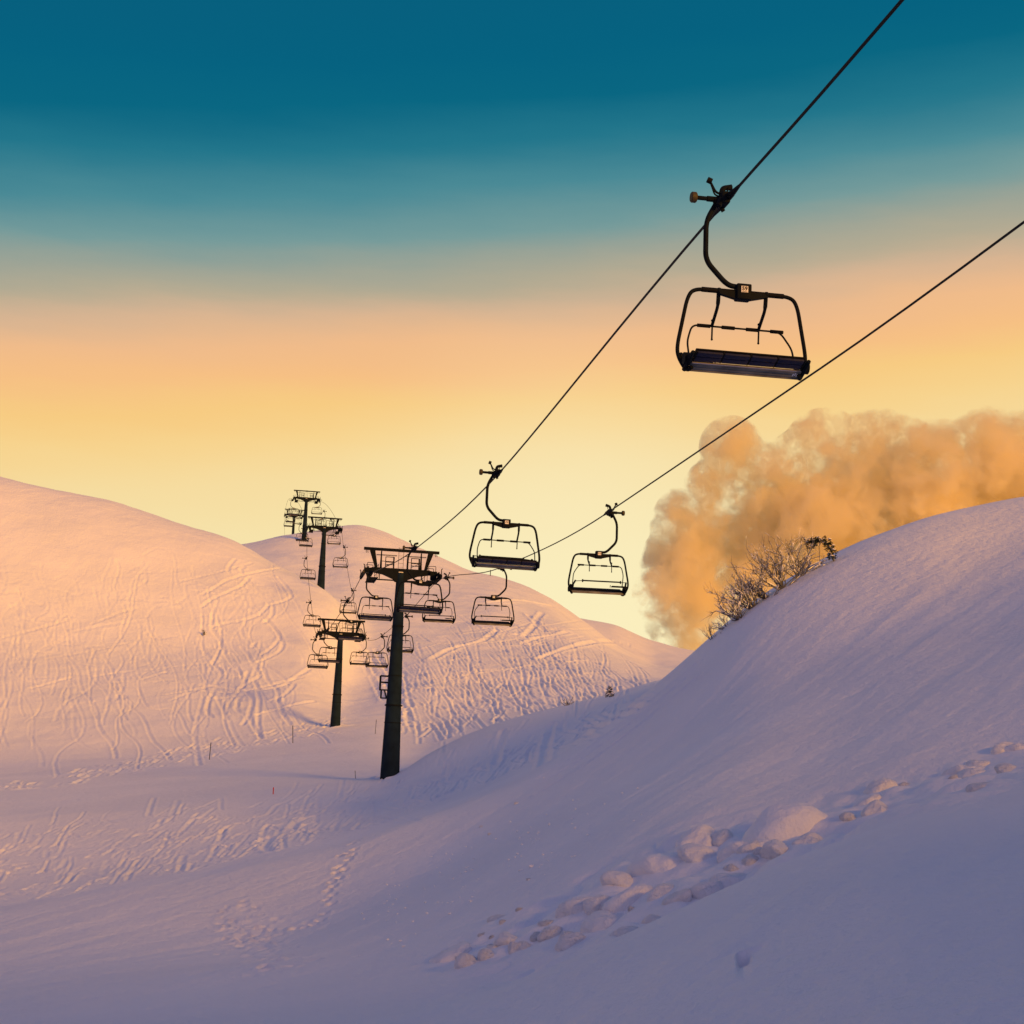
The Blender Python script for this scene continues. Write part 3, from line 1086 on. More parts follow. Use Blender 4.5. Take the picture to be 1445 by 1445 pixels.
# ------------------------------------------------------------------ chairs
def make_chair():
    root = empty('lift_chair')
    # grip on the rope (rope runs along y through the origin)
    g = MB()
    g.box((-0.06, 0, 0.0), (0.16, 0.40, 0.22), None, 0.03)
    g.box((0.0, 0, 0.02), (0.10, 0.62, 0.10), None, 0.02)
    g.tube([(0, -0.75, 0), (0, -0.3, 0.01), (0, 0.3, 0.01), (0, 0.75, 0)], [0.028, 0.06, 0.06, 0.028], 8)
    g.tube([(-0.13, -0.12, -0.02), (-0.20, -0.16, -0.18)], 0.055, 8)
    g.tube([(-0.10, 0.1, -0.05), (-0.02, 0.1, -0.17)], 0.04, 8)
    g.tube(bend([(-0.10, 0, 0.10), (-0.06, 0.02, 0.24), (0.10, 0.04, 0.27)], 0.06), [0.05] * 8 + [0.06], 8)
    g.tube([(-0.02, -0.05, 0.1), (0.03, -0.03, 0.24)], 0.012, 5)
    grip = g.build('grip', M_STEEL, root)
    a = MB()
    a.tube(bend([(-0.08, 0, 0.11), (-0.20, 0, 0.13), (-0.27, 0, 0.26), (-0.31, 0, 0.33)], 0.08), 0.022, 7)
    a.tube(bend([(-0.10, 0, 0.06), (-0.22, 0, 0.08), (-0.26, 0, 0.2), (-0.30, 0, 0.30)], 0.08), 0.016, 6)
    a.build('grip_lever', M_STEEL, grip)
    a = MB()
    a.tube([(-0.36, 0, 0.36), (-0.28, 0, 0.33)], 0.055, 12)
    a.build('roller', M_RUBBER, grip)
    a = MB()
    a.tube([(-0.59, 0, 0.0), (-0.08, 0, 0.0)], 0.042, 8)
    a.tube([(-0.36, 0, 0.0), (-0.10, 0, 0.0)], 0.055, 8)
    a.build('roller_arm', M_STEEL, grip)
    a = MB()
    a.tube([(-0.665, 0, 0), (-0.645, 0, 0), (-0.575, 0, 0), (-0.555, 0, 0)], [0.08, 0.10, 0.10, 0.08], 14)
    a.build('roller', M_ROLLER, grip)
    # hanger
    path = bend([(-0.16, 0, -0.02), (-0.37, 0, -0.42), (-0.37, 0, -1.16), (0.04, 0, -1.585), (0.24, 0, -1.60)], 0.17, 7)
    h = MB().tube(path, 0.048, 10)
    h.box((-0.17, 0, -0.02), (0.14, 0.14, 0.12), None, 0.03)
    h.build('hanger', M_STEEL, root)
    cx = 0.33
    # clamp box with its number plate
    b = MB()
    b.box((cx, 0, -1.70), (0.27, 0.22, 0.29), None, 0.02)
    for s in (-1, 1):
        b.prism([(cx + s * 0.13, -1.70), (cx + s * 0.13, -1.835), (cx + s * 0.44, -1.76), (cx + s * 0.44, -1.70)], 1, -0.05, 0.05)
    box = b.build('clamp_box', M_STEEL, root)
    for y in (-0.114, 0.114):
        MB().box((cx + 0.0, y, -1.665), (0.125, 0.006, 0.115)).build('number_plate', M_PLATE, box)
    # hoop frame
    loop = []
    for s in (-1, 1):
        half = [(cx + s * 0.0, 0, -1.70), (cx + s * 0.90, 0, -1.70), (cx + s * 1.02, 0, -1.86), (cx + s * 1.19, 0.02, -2.78),
                (cx + s * 1.17, 0.0, -2.98), (cx + s * 1.04, -0.10, -3.25), (cx + s * 0.98, -0.22, -3.20)]
        loop.append(half)
    full = loop[0][::-1] + loop[1][1:]
    f = MB().tube(bend(full, 0.20, 6), 0.036, 10)
    frame = f.build('hoop_frame', M_STEEL, root)
    s_ = MB()
    for x in (-0.62, -0.30, 0.30, 0.62):
        MB().tube([(cx + x - 0.14, 0, -1.70), (cx + x + 0.14, 0, -1.70)], 0.047, 10).build('rubber_sleeve', M_RUBBER, frame)
    # restraint bar raised on the far side, with pads and footrest rods
    bar_y, bar_z = 0.55, -2.20
    r = MB()
    bx_ = cx + 0.15
    bar = [(bx_ - 1.04, 0.25, -2.95), (bx_ - 1.02, bar_y - 0.05, -2.52), (bx_ - 0.92, bar_y, bar_z), (bx_ + 0.74, bar_y, bar_z), (bx_ + 0.95, bar_y - 0.05, -2.52), (bx_ + 0.93, 0.25, -2.95)]
    r.tube(bend(bar, 0.12, 5), 0.018, 7)
    for s in (-1, 1):
        xx = cx + s * 0.44
        r.tube(bend([(xx, 0.02, -1.70), (xx + 0.02, 0.12, -1.94), (xx + 0.04, bar_y, bar_z)], 0.1, 4), [0.038] * 3 + [0.03] * 4, 7)
        r.ball((xx, 0.0, -1.70), 0.06, sub=2)
    rb = r.build('restraint_bar', M_STEEL, root)
    q = MB()
    for x in (-0.68, -0.22, 0.24, 0.70):
        MB().tube([(bx_ + x - 0.14, bar_y, bar_z), (bx_ + x + 0.10, bar_y, bar_z)], 0.035, 8).build('bar_pad', M_RUBBER, rb)
    for s in (-1, 1):
        xx = cx + s * 0.44 + 0.06
        q = MB()
        q.tube([(xx, bar_y + 0.03, bar_z + 0.11), (xx, bar_y + 0.05, bar_z - 0.22)], 0.016, 6)
        q.ball((xx, bar_y + 0.03, bar_z + 0.12), 0.03, sub=1)
        q.ball((xx, bar_y + 0.05, bar_z - 0.23), 0.024, sub=1)
        q.build('footrest', M_STEEL, rb)
    # seat: slatted underside below, row of four cushions above, both leaning towards -y
    ang = math.atan2(0.09, 0.25)
    rot = Matrix.Rotation(-ang, 3, 'X')

    def on_seat(u, v, n=0):
        # u across, v up the slope from the lower edge, n out of the underside
        return Vector((cx + u, -0.02 - v * math.cos(ang) - n * math.sin(ang), -3.20 + v * math.sin(ang) - n * math.cos(ang)))
    s1 = MB()
    for v, wd in ((0.065, 0.10), (0.185, 0.115)):
        s1.box(on_seat(0.02, v), (2.06, wd, 0.035), rot, 0.008)
    s1.box(on_seat(0.02, 0.02, 0.012), (2.08, 0.03, 0.05), rot, 0.01)
    seat = s1.build('seat', M_SLAT, root)
    s2 = MB()
    s2.box(on_seat(0.0, 0.262, 0.018), (1.98, 0.022, 0.03), rot)
    s2.build('edge_strip', M_ALU, seat)
    for k in range(4):
        s2 = MB()
        s2.box(on_seat(-0.735 + k * 0.49, 0.352, -0.012), (0.465, 0.135, 0.05), rot, 0.016)
        s2.box(on_seat(-0.735 + k * 0.49, 0.492, -0.012), (0.465, 0.125, 0.05), rot, 0.016)
        s2.build('seat_cushion', M_PAD, seat)
    s2 = MB()
    s2.box(on_seat(0.0, 0.42, -0.055), (2.0, 0.30, 0.03), rot, 0.008)
    for k in range(5):
        s2.box(on_seat(-0.98 + k * 0.49, 0.42, -0.02), (0.03, 0.28, 0.05), rot)
    s2.build('cushion_tray', M_RUBBER, seat)
    for s in (-1, 1):
        s2 = MB()
        e0, e1, e2 = on_seat(s * 1.06, 0.0), on_seat(s * 1.06, 0.27), on_seat(s * 1.05, 0.55)
        s2.tube([e0, e1], 0.045, 8)
        s2.tube([e1, e2], [0.06, 0.035], 8)
        s2.tube([(cx + s * 1.03, -0.24, -3.06), (cx + s * 1.14, -0.24, -3.06)], 0.11, 14)
        s2.tube([(cx + s * 1.14, 0.02, -2.95), (cx + s * 0.98, 0.05, -2.98)], 0.06, 10)
        s2.tube([(cx + s * 1.06, -0.24, -3.06), (cx + s * 1.05, 0.05, -2.97), (cx + s * 1.0, 0.42, -2.80)], 0.035, 7)
        s2.build('end_bracket', M_STEEL, seat)
    # thin back rail and folded step on the other side
    b = MB()
    b.tube([(cx - 0.78, 0.44, -2.79), (cx + 0.72, 0.44, -2.79)], 0.028, 7)
    b.tube([(cx - 1.02, 0.42, -2.80), (cx - 0.72, 0.44, -2.79)], 0.014, 6)
    b.tube([(cx + 0.66, 0.44, -2.79), (cx + 1.0, 0.42, -2.82)], 0.014, 6)
    for x in (-0.78, 0.72):
        b.tube([(cx + x, 0.44, -2.85), (cx + x, 0.44, -2.74)], 0.028, 6)
    b.build('back_rail', M_STEEL, root)
    b = MB()
    b.box((cx - 0.76, 0.20, -2.95), (0.56, 0.16, 0.035), None, 0.008)
    b.box((cx - 0.76, 0.29, -2.95), (0.58, 0.03, 0.06), None, 0.008)
    b.tube([(cx - 0.48, 0.28, -2.95), (cx - 0.40, 0.28, -2.98), (cx - 0.42, 0.28, -2.90)], 0.016, 5)
    b.build('folded_step', M_STEEL, root)
    return root


LEAN = math.radians(2.6)
CHAIRS = [
    (-1, 1025, 283, None, 'nearest and largest four seat chair, hanging at the upper right with plate 59'),
    (-1, 704, 668, None, 'second largest empty chair, on the upper rope above a smaller one near the picture centre'),
    (-1, 587, 774, None, 'empty chair hanging just right of the nearest tower mast, partly hidden by it'),
    (-1, 526, 807.5, None, 'empty chair hanging close under the left end of the nearest tower head'),
    (-1, 492, 848, None, 'empty chair in front of the head of the second tower in the gully'),
    (-1, 463, 890, None, 'empty chair whose seat crosses the mast of the second tower'),
    (-1, 446.5, 903, 0.0352, 'empty chair lowest to the left of the second tower mast'),
    (-1, 439, 850.5, None, 'empty chair above left of the second tower head, against the bright knoll'),
    (-1, 433, 788, None, 'empty chair left of the third tower mast, halfway down it'),
    (-1, 430.5, 746, 0.0546, 'empty chair just left of the third tower mast, below the ridge line'),
    (-1, 425, 740, 0.0583, 'small empty chair at the base of the tall skyline tower'),
    (-1, 413, 706, 0.0655, 'tiny chair under the left end of the skyline tower head'),
    (-1, 409, 719, 0.076, 'tiny upper chair left of the most distant tower mast'),
    (-1, 406, 726, 0.080, 'tiny lower chair left of the most distant tower mast, near the ridge'),
    (1, 858, 723, None, 'empty chair on the lower rope, right of the picture centre against open sky'),
    (1, 706, 801, None, 'empty chair on the lower rope against the big hill, under the large chair'),
    (1, 628, 815, None, 'empty chair just right of the nearest tower head, overlapping another seat'),
    (1, 572, 869.5, None, 'empty chair half hidden behind the middle of the nearest tower mast'),
    (1, 538, 898, None, 'empty chair left of the nearest tower mast, right one of an overlapping pair'),
    (1, 513, 900, None, 'empty chair right of the second tower mast, left one of an overlapping pair'),
    (1, 496, 833, None, 'empty chair over the gully just above the second tower head'),
    (1, 484.6, 772, None, 'empty chair right of the third tower mast, alone above the gully'),
    (1, 475, 743, 0.0546, 'empty chair close under the right end of the third tower head'),
    (1, 466, 733, 0.0602, 'small chair behind the third tower head, on its right side'),
    (1, 456.4, 721.5, 0.0646, 'small chair seen through the gantry frame of the third tower'),
    (1, 450, 705.5, 0.068, 'small chair under the right end of the skyline tower head'),
    (1, 422, 722, 0.078, 'tiny chair between the two skyline towers on the ridge'),
]
proto = make_chair()
chairs = []
for k, (side, px, py, inv, lab) in enumerate(CHAIRS):
    p = line_pt(side, px, py, inv)
    if inv is None:
        p = rope_at(ropeL if side < 0 else ropeR, p)
    o = proto if k == 0 else copy_tree(proto)
    o.location = p
    o.rotation_euler = (0, LEAN * (-0.1 + 0.35 * ((k * 7) % 5) / 4 if side < 0 else 0.25), YAW if side < 0 else YAW + PI)
    tag(o, lab, 'chairlift chair', 'empty four seat chairs hanging from the lift ropes')
    chairs.append(o)

# numbers: the nearest chair carries 59 on its plate and a small tag on the seat end
def text_mesh(body, size, name, mat, parent, loc, rot):
    cu = bpy.data.curves.new(name, 'FONT')
    cu.body = body
    cu.size = size
    cu.extrude = 0.001
    cu.offset = 0.004
    cu.align_x = 'CENTER'
    cu.align_y = 'CENTER'
    tmp = bpy.data.objects.new(name, cu)
    C.objects.link(tmp)
    dg = bpy.context.evaluated_depsgraph_get()
    me = bpy.data.meshes.new_from_object(tmp.evaluated_get(dg))
    bpy.data.objects.remove(tmp)
    me.materials.clear()
    me.materials.append(mat)
    o = bpy.data.objects.new(name, me)
    C.objects.link(o)
    o.parent = parent
    o.location = loc
    o.rotation_euler = rot
    return o


box0 = [c for c in chairs[0].children if c.name.startswith('clamp_box')][0]
pl0 = sorted(box0.children, key=lambda q: q.data.vertices[0].co.y)[0]
for ch, dx in (('5', -0.026), ('9', 0.026)):
    text_mesh(ch, 0.10, 'digit', M_INK, pl0, (0.33 + dx, -0.1185, -1.658), (PI / 2, 0, 0))
b = MB()
b.box((0.33, -0.1185, -1.712), (0.09, 0.002, 0.008))
b.build('text_line', M_INK, pl0)
seat0 = [c for c in chairs[0].children if c.name.startswith('seat')][0]
ang0 = math.atan2(0.09, 0.25)
b = MB()
for dx, dz in ((-0.035, 0.0), (0.0, 0.02), (0.035, 0.0)):
    b.box((0.33 + 0.93 + dx, -0.02 - (0.13 + dz) * math.cos(ang0) - 0.022 * math.sin(ang0), -3.20 + (0.13 + dz) * math.sin(ang0) - 0.022 * math.cos(ang0)),
          (0.022, 0.075, 0.004), Matrix.Rotation(-ang0, 3, 'X'))
b.build('maker_tag', M_PLATE, seat0)
# the other plates carry numbers too small to read
inks = []
for yy in (-0.1185, 0.1185):
    pair = []
    for dx in (-0.028, 0.028):
        b = MB()
        b.box((0.33 + dx, yy, -1.66), (0.02, 0.002, 0.06))
        b.box((0.33 + dx + 0.016, yy, -1.65), (0.014, 0.002, 0.02))
        pair.append(b.mesh('digit', M_INK, False))
    inks.append(pair)
for c in chairs[1:9] + chairs[14:20]:
    bx = [q for q in c.children if q.name.startswith('clamp_box')][0]
    pls = sorted(bx.children, key=lambda q: q.data.vertices[0].co.y)
    for q, pair in zip(pls, inks):
        for ink in pair:
            o = bpy.data.objects.new('digit', ink)
            C.objects.link(o)
            o.parent = q


# ------------------------------------------------------------------ cloud
def make_cloud():
    D = 760.0
    blobs = [(1030, 640, 30), (1055, 668, 50), (1010, 690, 42), (985, 745, 62), (1050, 745, 85), (960, 800, 55), (935, 840, 40), (1000, 830, 80), (945, 875, 36), (985, 885, 50),
             (1110, 715, 75), (1095, 655, 30), (1150, 680, 75), (1180, 760, 110), (1090, 800, 100), (1240, 680, 95), (1320, 700, 100), (1420, 690, 110), (1165, 635, 55), (1300, 780, 120), (1430, 790, 130), (1520, 730, 130), (1032, 632, 42)]
    cs = []
    rr = random.Random(5)
    bm = bmesh.new()
    for px, py, rp in blobs:
        dep = D + rr.uniform(-20, 20)
        c = at(px, py, dep)
        r = rp * dep / FP * 1.12
        cs.append((c, r))
        r2 = bmesh.ops.create_icosphere(bm, subdivisions=3, radius=r)
        for v in r2['verts']:
            v.co += c
    me = bpy.data.meshes.new('cloud')
    bm.to_mesh(me)
    bm.free()
    tmp = bpy.data.objects.new('cloud_tmp', me)
    C.objects.link(tmp)
    md = tmp.modifiers.new('remesh', 'REMESH')
    md.mode = 'VOXEL'
    md.voxel_size = 2.2
    dg = bpy.context.evaluated_depsgraph_get()
    me2 = bpy.data.meshes.new_from_object(tmp.evaluated_get(dg))
    bpy.data.objects.remove(tmp)
    me2.name = 'cloud'
    o = bpy.data.objects.new('cloud', me2)
    C.objects.link(o)
    m = bpy.data.materials.new('cloud_vapour')
    m.use_nodes = True
    t = m.node_tree
    t.nodes.clear()
    outp = t.nodes.new('ShaderNodeOutputMaterial')
    vol = t.nodes.new('ShaderNodeVolumePrincipled')
    vol.inputs['Color'].default_value = (1.0, 0.93, 0.68, 1)
    vol.inputs['Anisotropy'].default_value = 0.2
    geo = t.nodes.new('ShaderNodeTexCoord')
    pos = geo.outputs['Object']
    nz = t.nodes.new('ShaderNodeTexNoise')
    nz.inputs['Scale'].default_value = 0.042
    nz.inputs['Detail'].default_value = 9
    nz.inputs['Roughness'].default_value = 0.68
    nz.inputs['Distortion'].default_value = 0.3
    t.links.new(pos, nz.inputs['Vector'])
    # billow the outline: bend the positions with a coarse noise before measuring to the puff centres
    wz = t.nodes.new('ShaderNodeTexNoise')
    wz.inputs['Scale'].default_value = 0.09
    wz.inputs['Detail'].default_value = 3
    t.links.new(pos, wz.inputs['Vector'])
    sc_ = t.nodes.new('ShaderNodeVectorMath')
    sc_.operation = 'MULTIPLY_ADD'
    t.links.new(wz.outputs['Color'], sc_.inputs[0])
    sc_.inputs[1].default_value = (16, 16, 16)
    sc_.inputs[2].default_value = (-8, -8, -8)
    wp = t.nodes.new('ShaderNodeVectorMath')
    wp.operation = 'ADD'
    t.links.new(pos, wp.inputs[0])
    t.links.new(sc_.outputs[0], wp.inputs[1])
    wpos = wp.outputs[0]
    prev = None
    for c, r in cs:
        dn = t.nodes.new('ShaderNodeVectorMath')
        dn.operation = 'DISTANCE'
        dn.inputs[1].default_value = c
        t.links.new(wpos, dn.inputs[0])
        f = math_node(t, 'SUBTRACT', 1.0, math_node(t, 'MULTIPLY', dn.outputs['Value'], 1 / r))
        if prev is None:
            prev = f
        else:
            sm = t.nodes.new('ShaderNodeMath')
            sm.operation = 'SMOOTH_MAX'
            t.links.new(prev, sm.inputs[0])
            t.links.new(f, sm.inputs[1])
            sm.inputs[2].default_value = 0.12
            prev = sm.outputs[0]
    s = math_node(t, 'ADD', math_node(t, 'MULTIPLY', math_node(t, 'SUBTRACT', nz.outputs[0], 0.49), 3.4), math_node(t, 'MULTIPLY', prev, 0.62))
    edge = math_node(t, 'MULTIPLY', prev, 12.0, True)
    nf = t.nodes.new('ShaderNodeTexNoise')
    nf.inputs['Scale'].default_value = 0.15
    nf.inputs['Detail'].default_value = 8
    nf.inputs['Roughness'].default_value = 0.65
    t.links.new(wpos, nf.inputs['Vector'])
    s = math_node(t, 'ADD', s, math_node(t, 'MULTIPLY', math_node(t, 'SUBTRACT', nf.outputs[0], 0.52), 2.2))
    dens = math_node(t, 'MULTIPLY', math_node(t, 'MULTIPLY', s, 1.9, True), 0.18)
    t.links.new(math_node(t, 'MULTIPLY', dens, edge), vol.inputs['Density'])
    t.links.new(vol.outputs[0], outp.inputs['Volume'])
    me2.materials.clear()
    me2.materials.append(m)
    tag(o, 'orange lit puffy cloud rising behind the right snow slope', 'cloud')
    return o


make_cloud()
sc.cycles.volume_step_rate = 1.0
sc.cycles.volume_max_steps = 256
sc.cycles.volume_bounces = 8


# ------------------------------------------------------------------ shrubs on the crest and on the bank
def twig_mesh(seed, height, spread, tilt, n_main=9, depth=3, rad=0.03):
    n_main = int(n_main * 1.5)
    rr = random.Random(seed)
    tw, snow = MB(), MB()

    def grow(p, d, ln, r, lev):
        pts = [p]
        q = p.copy()
        dd = d.copy()
        seg = 4
        for k in range(seg):
            dd = (dd + Vector((rr.gauss(0, 0.18), rr.gauss(0, 0.18), rr.gauss(0.05, 0.14)))).normalized()
            q = q + dd * (ln / seg)
            pts.append(q.copy())
        tw.tube(pts, [r * (1 - 0.6 * k / seg) for k in range(seg + 1)], 4, False)
        if rr.random() < 0.8:
            for k in range(1, seg):
                if rr.random() < 0.6:
                    a, b_ = pts[k] + Vector((0, 0, r * 0.9)), pts[k + 1] + Vector((0, 0, r * 0.9))
                    snow.tube([a, (a + b_) / 2 + Vector((0, 0, r * 0.4)), b_], [r * 0.5, r * 1.1, r * 0.4], 4)
        if lev > 0:
            for k in range(rr.randint(3, 5)):
                i = rr.randint(1, seg)
                nd = (dd + Vector((rr.gauss(0, 0.55), rr.gauss(0, 0.55), rr.gauss(0.1, 0.45)))).normalized()
                grow(pts[i], nd, ln * rr.uniform(0.4, 0.65), r * 0.55, lev - 1)
    for k in range(n_main):
        a = rr.uniform(0, 2 * PI)
        e = rr.uniform(0.0, 1.0) * spread
        d = Vector((math.cos(a) * e + tilt[0], math.sin(a) * e * 0.7 + tilt[1], 1 - 0.75 * e)).normalized()
        grow(Vector((rr.uniform(-0.15, 0.15), rr.uniform(-0.15, 0.15), -0.15)), d, height * rr.uniform(0.4, 0.7), rad, depth - 1)
    return tw, snow


def shrub(px, py, depth_hint, seed, h, spread, tilt, label, n=9, lev=3, rad=0.032, rmin=20, grp='bare shrubs on the snow crest'):
    hh = hit(px, py, rmin)
    p = hh[2]
    root = empty('bare_shrub', p)
    tag(root, label, 'shrub', grp)
    tw, snow = twig_mesh(seed, h, spread, tilt, n, lev, rad)
    tw.build('branches', M_TWIG, root)
    if snow.v:
        tag(snow.build('snow_cover', M_SNOW, root), kind='stuff')
    return root


shrub(1064, 856, 78, 21, 2.5, 1.15, (-0.35, 0), 'wide frosted bare shrub in the middle of the right crest', 14, 3)
shrub(1046, 872, 78, 25, 2.0, 1.2, (-0.7, 0), 'frosted bare shrub leaning left, low on the right crest below the widest shrub', 9, 3)
shrub(1104, 830, 80, 31, 2.9, 0.9, (-0.15, 0), 'tallest frosted bare shrub on the right crest with two upright stems', 12, 3)
shrub(1126, 815, 80, 63, 2.1, 1.0, (0.2, 0), 'frosted bare shrub highest in the row, beside the bowed evergreen sapling', 10, 3)
shrub(1084, 842, 80, 37, 1.9, 1.1, (-0.9, 0), 'small frosted shrub with flat branches between the two tallest shrubs', 7, 3)
shrub(1008, 899, 76, 41, 1.0, 1.0, (-0.5, 0), 'smallest bare shrub at the lower end of the right crest row', 6, 2, 0.016)
shrub(1026, 884, 77, 47, 1.2, 1.1, (-0.8, 0), 'low flattened shrub hugging the right crest above the smallest shrub', 7, 2, 0.018)
shrub(803, 995, 130, 53, 1.1, 1.0, (0, 0), 'bare little shrub on the bank crest in front of the big hill', 7, 2, 0.03, 100, 'small shrubs in the snow')
shrub(287, 896, 220, 59, 1.2, 0.6, (0, 0), 'tiny dark shrub on the left knoll face', 6, 2, 0.05, 150, 'small shrubs in the snow')


def conifer(px, py, rmin, seed, h, label, reach):
    hh = hit(px, py, rmin)
    p = hh[2]
    rr = random.Random(seed)
    root = empty('conifer', p)
    tag(root, label, 'tree', 'small conifers')
    MB().tube([(0, 0, -0.3), (0.02, 0, h * 0.5), (0, 0.03, h)], [0.07 * h / 2, 0.045 * h / 2, 0.01], 7).build('trunk', M_TWIG, root)
    nd, sn = MB(), MB()
    nb = 34
    for k in range(nb):
        t = (k + 0.5) / nb
        z = h * (0.12 + 0.86 * t)
        ln = reach * (1 - t) ** 0.7 * rr.uniform(0.6, 1.1) + 0.08
        a = k * 2.4 + rr.uniform(-0.3, 0.3)
        for q in range(7):
            u = (q + 0.6) / 7
            c = Vector((math.cos(a) * ln * u, math.sin(a) * ln * u, z - 0.35 * ln * u * u))
            for _ in range(7):
                d = Vector((rr.gauss(0, 1), rr.gauss(0, 1), rr.gauss(-0.1, 0.6))).normalized() * rr.uniform(0.05, 0.12)
                s = d.cross(Vector((rr.gauss(0, 1), rr.gauss(0, 1), rr.gauss(0, 1)))).normalized() * 0.022
                nd.add([c, c + d * 0.6 + s, c + d, c + d * 0.6 - s], [(0, 1, 2, 3)])
            if rr.random() < 0.45:
                sn.ball(c + Vector((0, 0, 0.04)), rr.uniform(0.04, 0.09), (1.3, 1.3, 0.6), 1)
    nd.build('crown', M_LEAF, root, False)
    tag(sn.build('snow_cover', M_SNOW, root), kind='stuff')
    return root




def laden_sapling(px, py, rmin, seed, label):
    """young evergreen bowed over to the left by the snow on it"""
    p = hit(px, py, rmin)[2]
    rr = random.Random(seed)
    root = empty('conifer', p)
    tag(root, label, 'tree', 'small conifers')
    stem = [Vector(q) for q in ((0, 0, -0.3), (-0.1, 0, 0.35), (-0.3, 0.02, 0.75), (-0.62, 0.03, 1.0), (-0.95, 0.0, 1.0), (-1.2, -0.02, 0.86))]
    stem = [Vector((q[0], 0, q[1])) + Vector((0, 0.02 * k, 0)) for k, q in enumerate(spline([(v.x, v.z) for v in stem], 5))]
    MB().tube(stem, [0.05 * (1 - 0.8 * k / len(stem)) for k in range(len(stem))], 6).build('trunk', M_TWIG, root)
    nd, sn = MB(), MB()
    for k, c in enumerate(stem[4:]):
        if rr.random() < 0.25:
            continue
        for j in range(4):
            side = Vector((rr.gauss(0, 0.12), rr.gauss(0, 0.22), rr.gauss(-0.04, 0.12)))
            for _ in range(26):
                b_ = c + side + Vector((rr.gauss(0, 0.04), rr.gauss(0, 0.05), rr.gauss(0, 0.04)))
                d = Vector((rr.gauss(0, 1), rr.gauss(0, 1), rr.gauss(-0.4, 0.6))).normalized() * rr.uniform(0.05, 0.12)
                e = d.cross(Vector((rr.gauss(0, 1), rr.gauss(0, 1), rr.gauss(0, 1)))).normalized() * 0.02
                nd.add([b_, b_ + d * 0.6 + e, b_ + d, b_ + d * 0.6 - e], [(0, 1, 2, 3)])
            if rr.random() < 0.5:
                sn.ball(c + side + Vector((0, 0, 0.06)), rr.uniform(0.04, 0.08), (1.4, 1.4, 0.6), 1)
    nd.build('crown', M_LEAF, root, False)
    tag(sn.build('snow_cover', M_SNOW, root), kind='stuff')


laden_sapling(1178, 792, 60, 3, 'dark evergreen sapling bowed over with snow, right of the bare shrubs on the crest')
conifer(861, 984, 100, 9, 0.85, 'tiny dark conifer sapling on the bank crest in front of the big hill', 0.35)


# ------------------------------------------------------------------ marker poles
def pole(px, py, rmin, h, mat, label, r=0.035, lean=(0.03, 0)):
    hh = hit(px, py, rmin)
    p = hh[2]
    m = MB()
    m.tube([(0, 0, -0.4), (lean[0] * h, lean[1] * h, h * 0.96), (lean[0] * h, lean[1] * h, h)], [r, r, r * 0.5], 8)
    m.tube([(lean[0] * h * 0.8, 0, h * 0.80), (lean[0] * h * 0.86, 0, h * 0.86)], r * 1.25, 8)
    o = m.build('marker_pole', mat)
    o.location = p
    tag(o, label, 'pole', 'marker poles along the ski run')
    return o


pole(414, 1049, 130, 1.9, M_STEEL, 'dark thin marker pole left of the second tower base', 0.035, (-0.08, 0))
pole(295, 1072, 130, 1.7, M_STEEL, 'dark thin marker pole at the far left edge of the run', 0.035)
pole(529, 1036, 130, 1.6, M_STEEL, 'thin dark marker pole right of the second tower base', 0.025)
pole(502.5, 1099, 100, 0.6, M_STEEL, 'short thin stake in the snow just left of the nearest tower base', 0.018, (-0.2, 0))
pole(385, 1121, 90, 0.46, M_RED, 'short red marker stake standing in the run at the left', 0.035, (0, 0))
pole(692.5, 813, 300, 1.4, M_STEEL, 'tiny dark post on the skyline of the big hill', 0.09, (0, 0))


# ------------------------------------------------------------------ tumbled snow lumps
LUMPS = [(1117, 1175, 84, 'large blocky snow lump highest at the right end of the debris'), (939, 1216, 70, 'long smooth snow lump near the top of the debris line'),
         (988, 1184, 52, 'rounded snow lump upslope in the middle of the debris'), (896, 1266, 64, 'big round snow lump with a cracked lower edge, in the middle of the debris'),
         (819, 1278, 42, 'wedge shaped snow lump at the upper left of the debris'), (856, 1298, 46, None), (884, 1318, 34, None), (779, 1320, 25, None), (801, 1318, 25, None),
         (714, 1330, 34, 'single snow lump lying on its own toward the lower left of the debris'), (643, 1345, 50, 'leftmost large snow lump of the debris, at the bottom edge'),
         (663, 1358, 30, None), (1028, 1242, 46, 'snow lump with a dark gap under its right end'), (935, 1258, 34, None), (983, 1208, 38, None),
         (1054, 1196, 50, None), (1097, 1202, 36, None), (959, 1266, 30, None), (998, 1258, 38, None), (927, 1300, 30, None),
         (852, 1274, 34, None), (872, 1244, 38, None), (1140, 1146, 34, None), (1144, 1190, 36, None), (730, 1340, 22, None), (690, 1348, 24, None),
         (730, 1134, 9, None), (692, 1177, 9, None), (710, 1303, 12, None), (681, 1320, 12, None), (695, 1322, 10, None), (734, 1283, 11, None), (679, 1167, 8, None), (748, 1241, 8, None)]


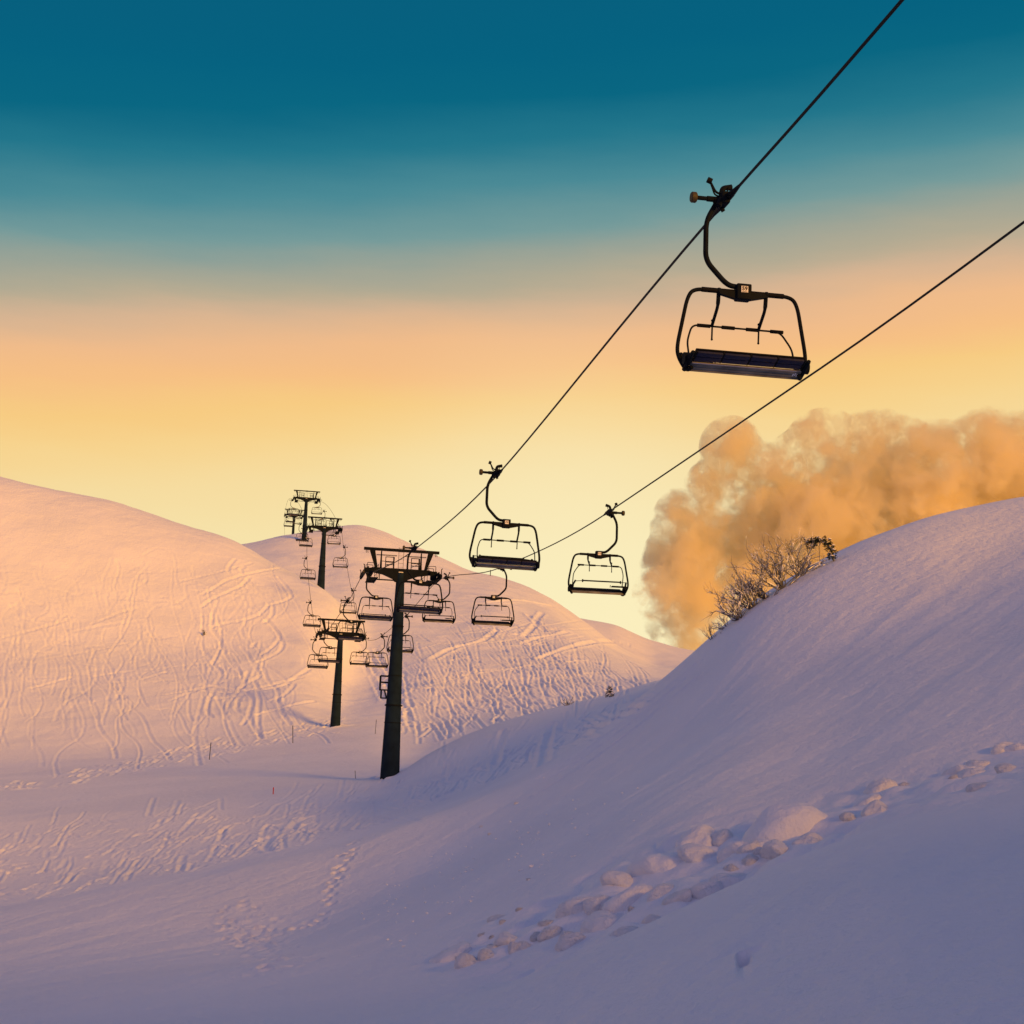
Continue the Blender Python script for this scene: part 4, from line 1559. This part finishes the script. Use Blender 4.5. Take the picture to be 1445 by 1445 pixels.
def lump_mesh(seed, seg=5):
    rr = random.Random(seed)
    bm = bmesh.new()
    bmesh.ops.create_icosphere(bm, subdivisions=seg, radius=1)
    planes = [Vector((rr.gauss(0, 1), rr.gauss(0, 1), rr.gauss(0.3, 0.8))).normalized() for _ in range(10)]
    offs = [rr.uniform(0.5, 0.88) for _ in planes]
    from mathutils import noise
    for v in bm.verts:
        d = v.co.normalized()
        r = 1.0
        for p, o_ in zip(planes, offs):
            k = d.dot(p)
            if k > 0.2:
                r = min(r, o_ / k)
        q = d * 2.1 + Vector((seed * 3.7, 0, 0))
        r += 0.16 * noise.noise(q) + 0.06 * noise.noise(q * 3) + 0.02 * noise.noise(q * 9)
        v.co = d * r
    for _ in range(4):
        bmesh.ops.smooth_vert(bm, verts=bm.verts, factor=0.5, use_axis_x=True, use_axis_y=True, use_axis_z=True)
    me = bpy.data.meshes.new('snow_lump')
    bm.to_mesh(me)
    bm.free()
    me.polygons.foreach_set('use_smooth', [True] * len(me.polygons))
    me.materials.append(M_SNOW)
    return me


lumps = [lump_mesh(s, 4) for s in range(7)]
rr = random.Random(77)
for k in range(34):                                   # chunks of every size filling the debris line
    x = rr.uniform(625, 1440)
    mid = np.interp(x, [620, 720, 820, 900, 1000, 1100, 1160, 1300, 1445], [1346, 1322, 1292, 1258, 1214, 1178, 1162, 1105, 1050])
    LUMPS.append((x, mid + rr.gauss(0, 20), rr.choice([14, 20, 26, 32, 38, 44]) * (1.25 if x > 1170 else 1), None))
for k, (px, py, wpx, lab) in enumerate(LUMPS):
    hh = hit(px, py, 21.5)
    if not hh:
        continue
    p = hh[2]
    dep = math.hypot(p.x, p.y)
    s = wpx * dep / FP / 2 * (1.6 if k < 26 else 1.1)
    o = bpy.data.objects.new('snow_lump', lumps[k % 7])
    C.objects.link(o)
    o.location = p - Vector((0, 0, s * 0.30))
    o.scale = (s * 1.05, s * rr.uniform(0.9, 1.3), s * rr.uniform(0.75, 0.9))
    o.rotation_euler = (rr.uniform(-0.2, 0.2), -0.35 + rr.uniform(-0.15, 0.15), rr.uniform(0, 6.28) if wpx < 40 else rr.uniform(-0.3, 0.3))
    if lab is None:
        lab = 'smaller rounded snow lump tumbled among the debris on the foreground slope' if wpx > 14 else 'small snow ball lying loose on the smooth slope above the debris'
    tag(o, lab, 'snow lump', 'snow lumps tumbled along the foreground slope' if wpx > 14 else 'loose snow balls on the smooth slope')

cr = MB()
for k in range(150):
    t = rr.random()
    px = 520 + 330 * t + rr.gauss(0, 35)
    py = 1300 - 170 * t + rr.gauss(0, 26)
    hh = hit(px, py, 26)
    if not hh or rows[hh[0]] > 64:
        continue
    s = rr.uniform(0.012, 0.045) * (2 if rr.random() < 0.06 else 1)
    cr.ball(hh[2] + Vector((0, 0, s * 0.3)), s, (1, 1.2, 0.8), 1)
o = cr.build('snow_crumbs', M_SNOW)
tag(o, 'scattered snow crumbs rolled down the smooth foreground slope', 'snow crumbs', None, 'stuff')
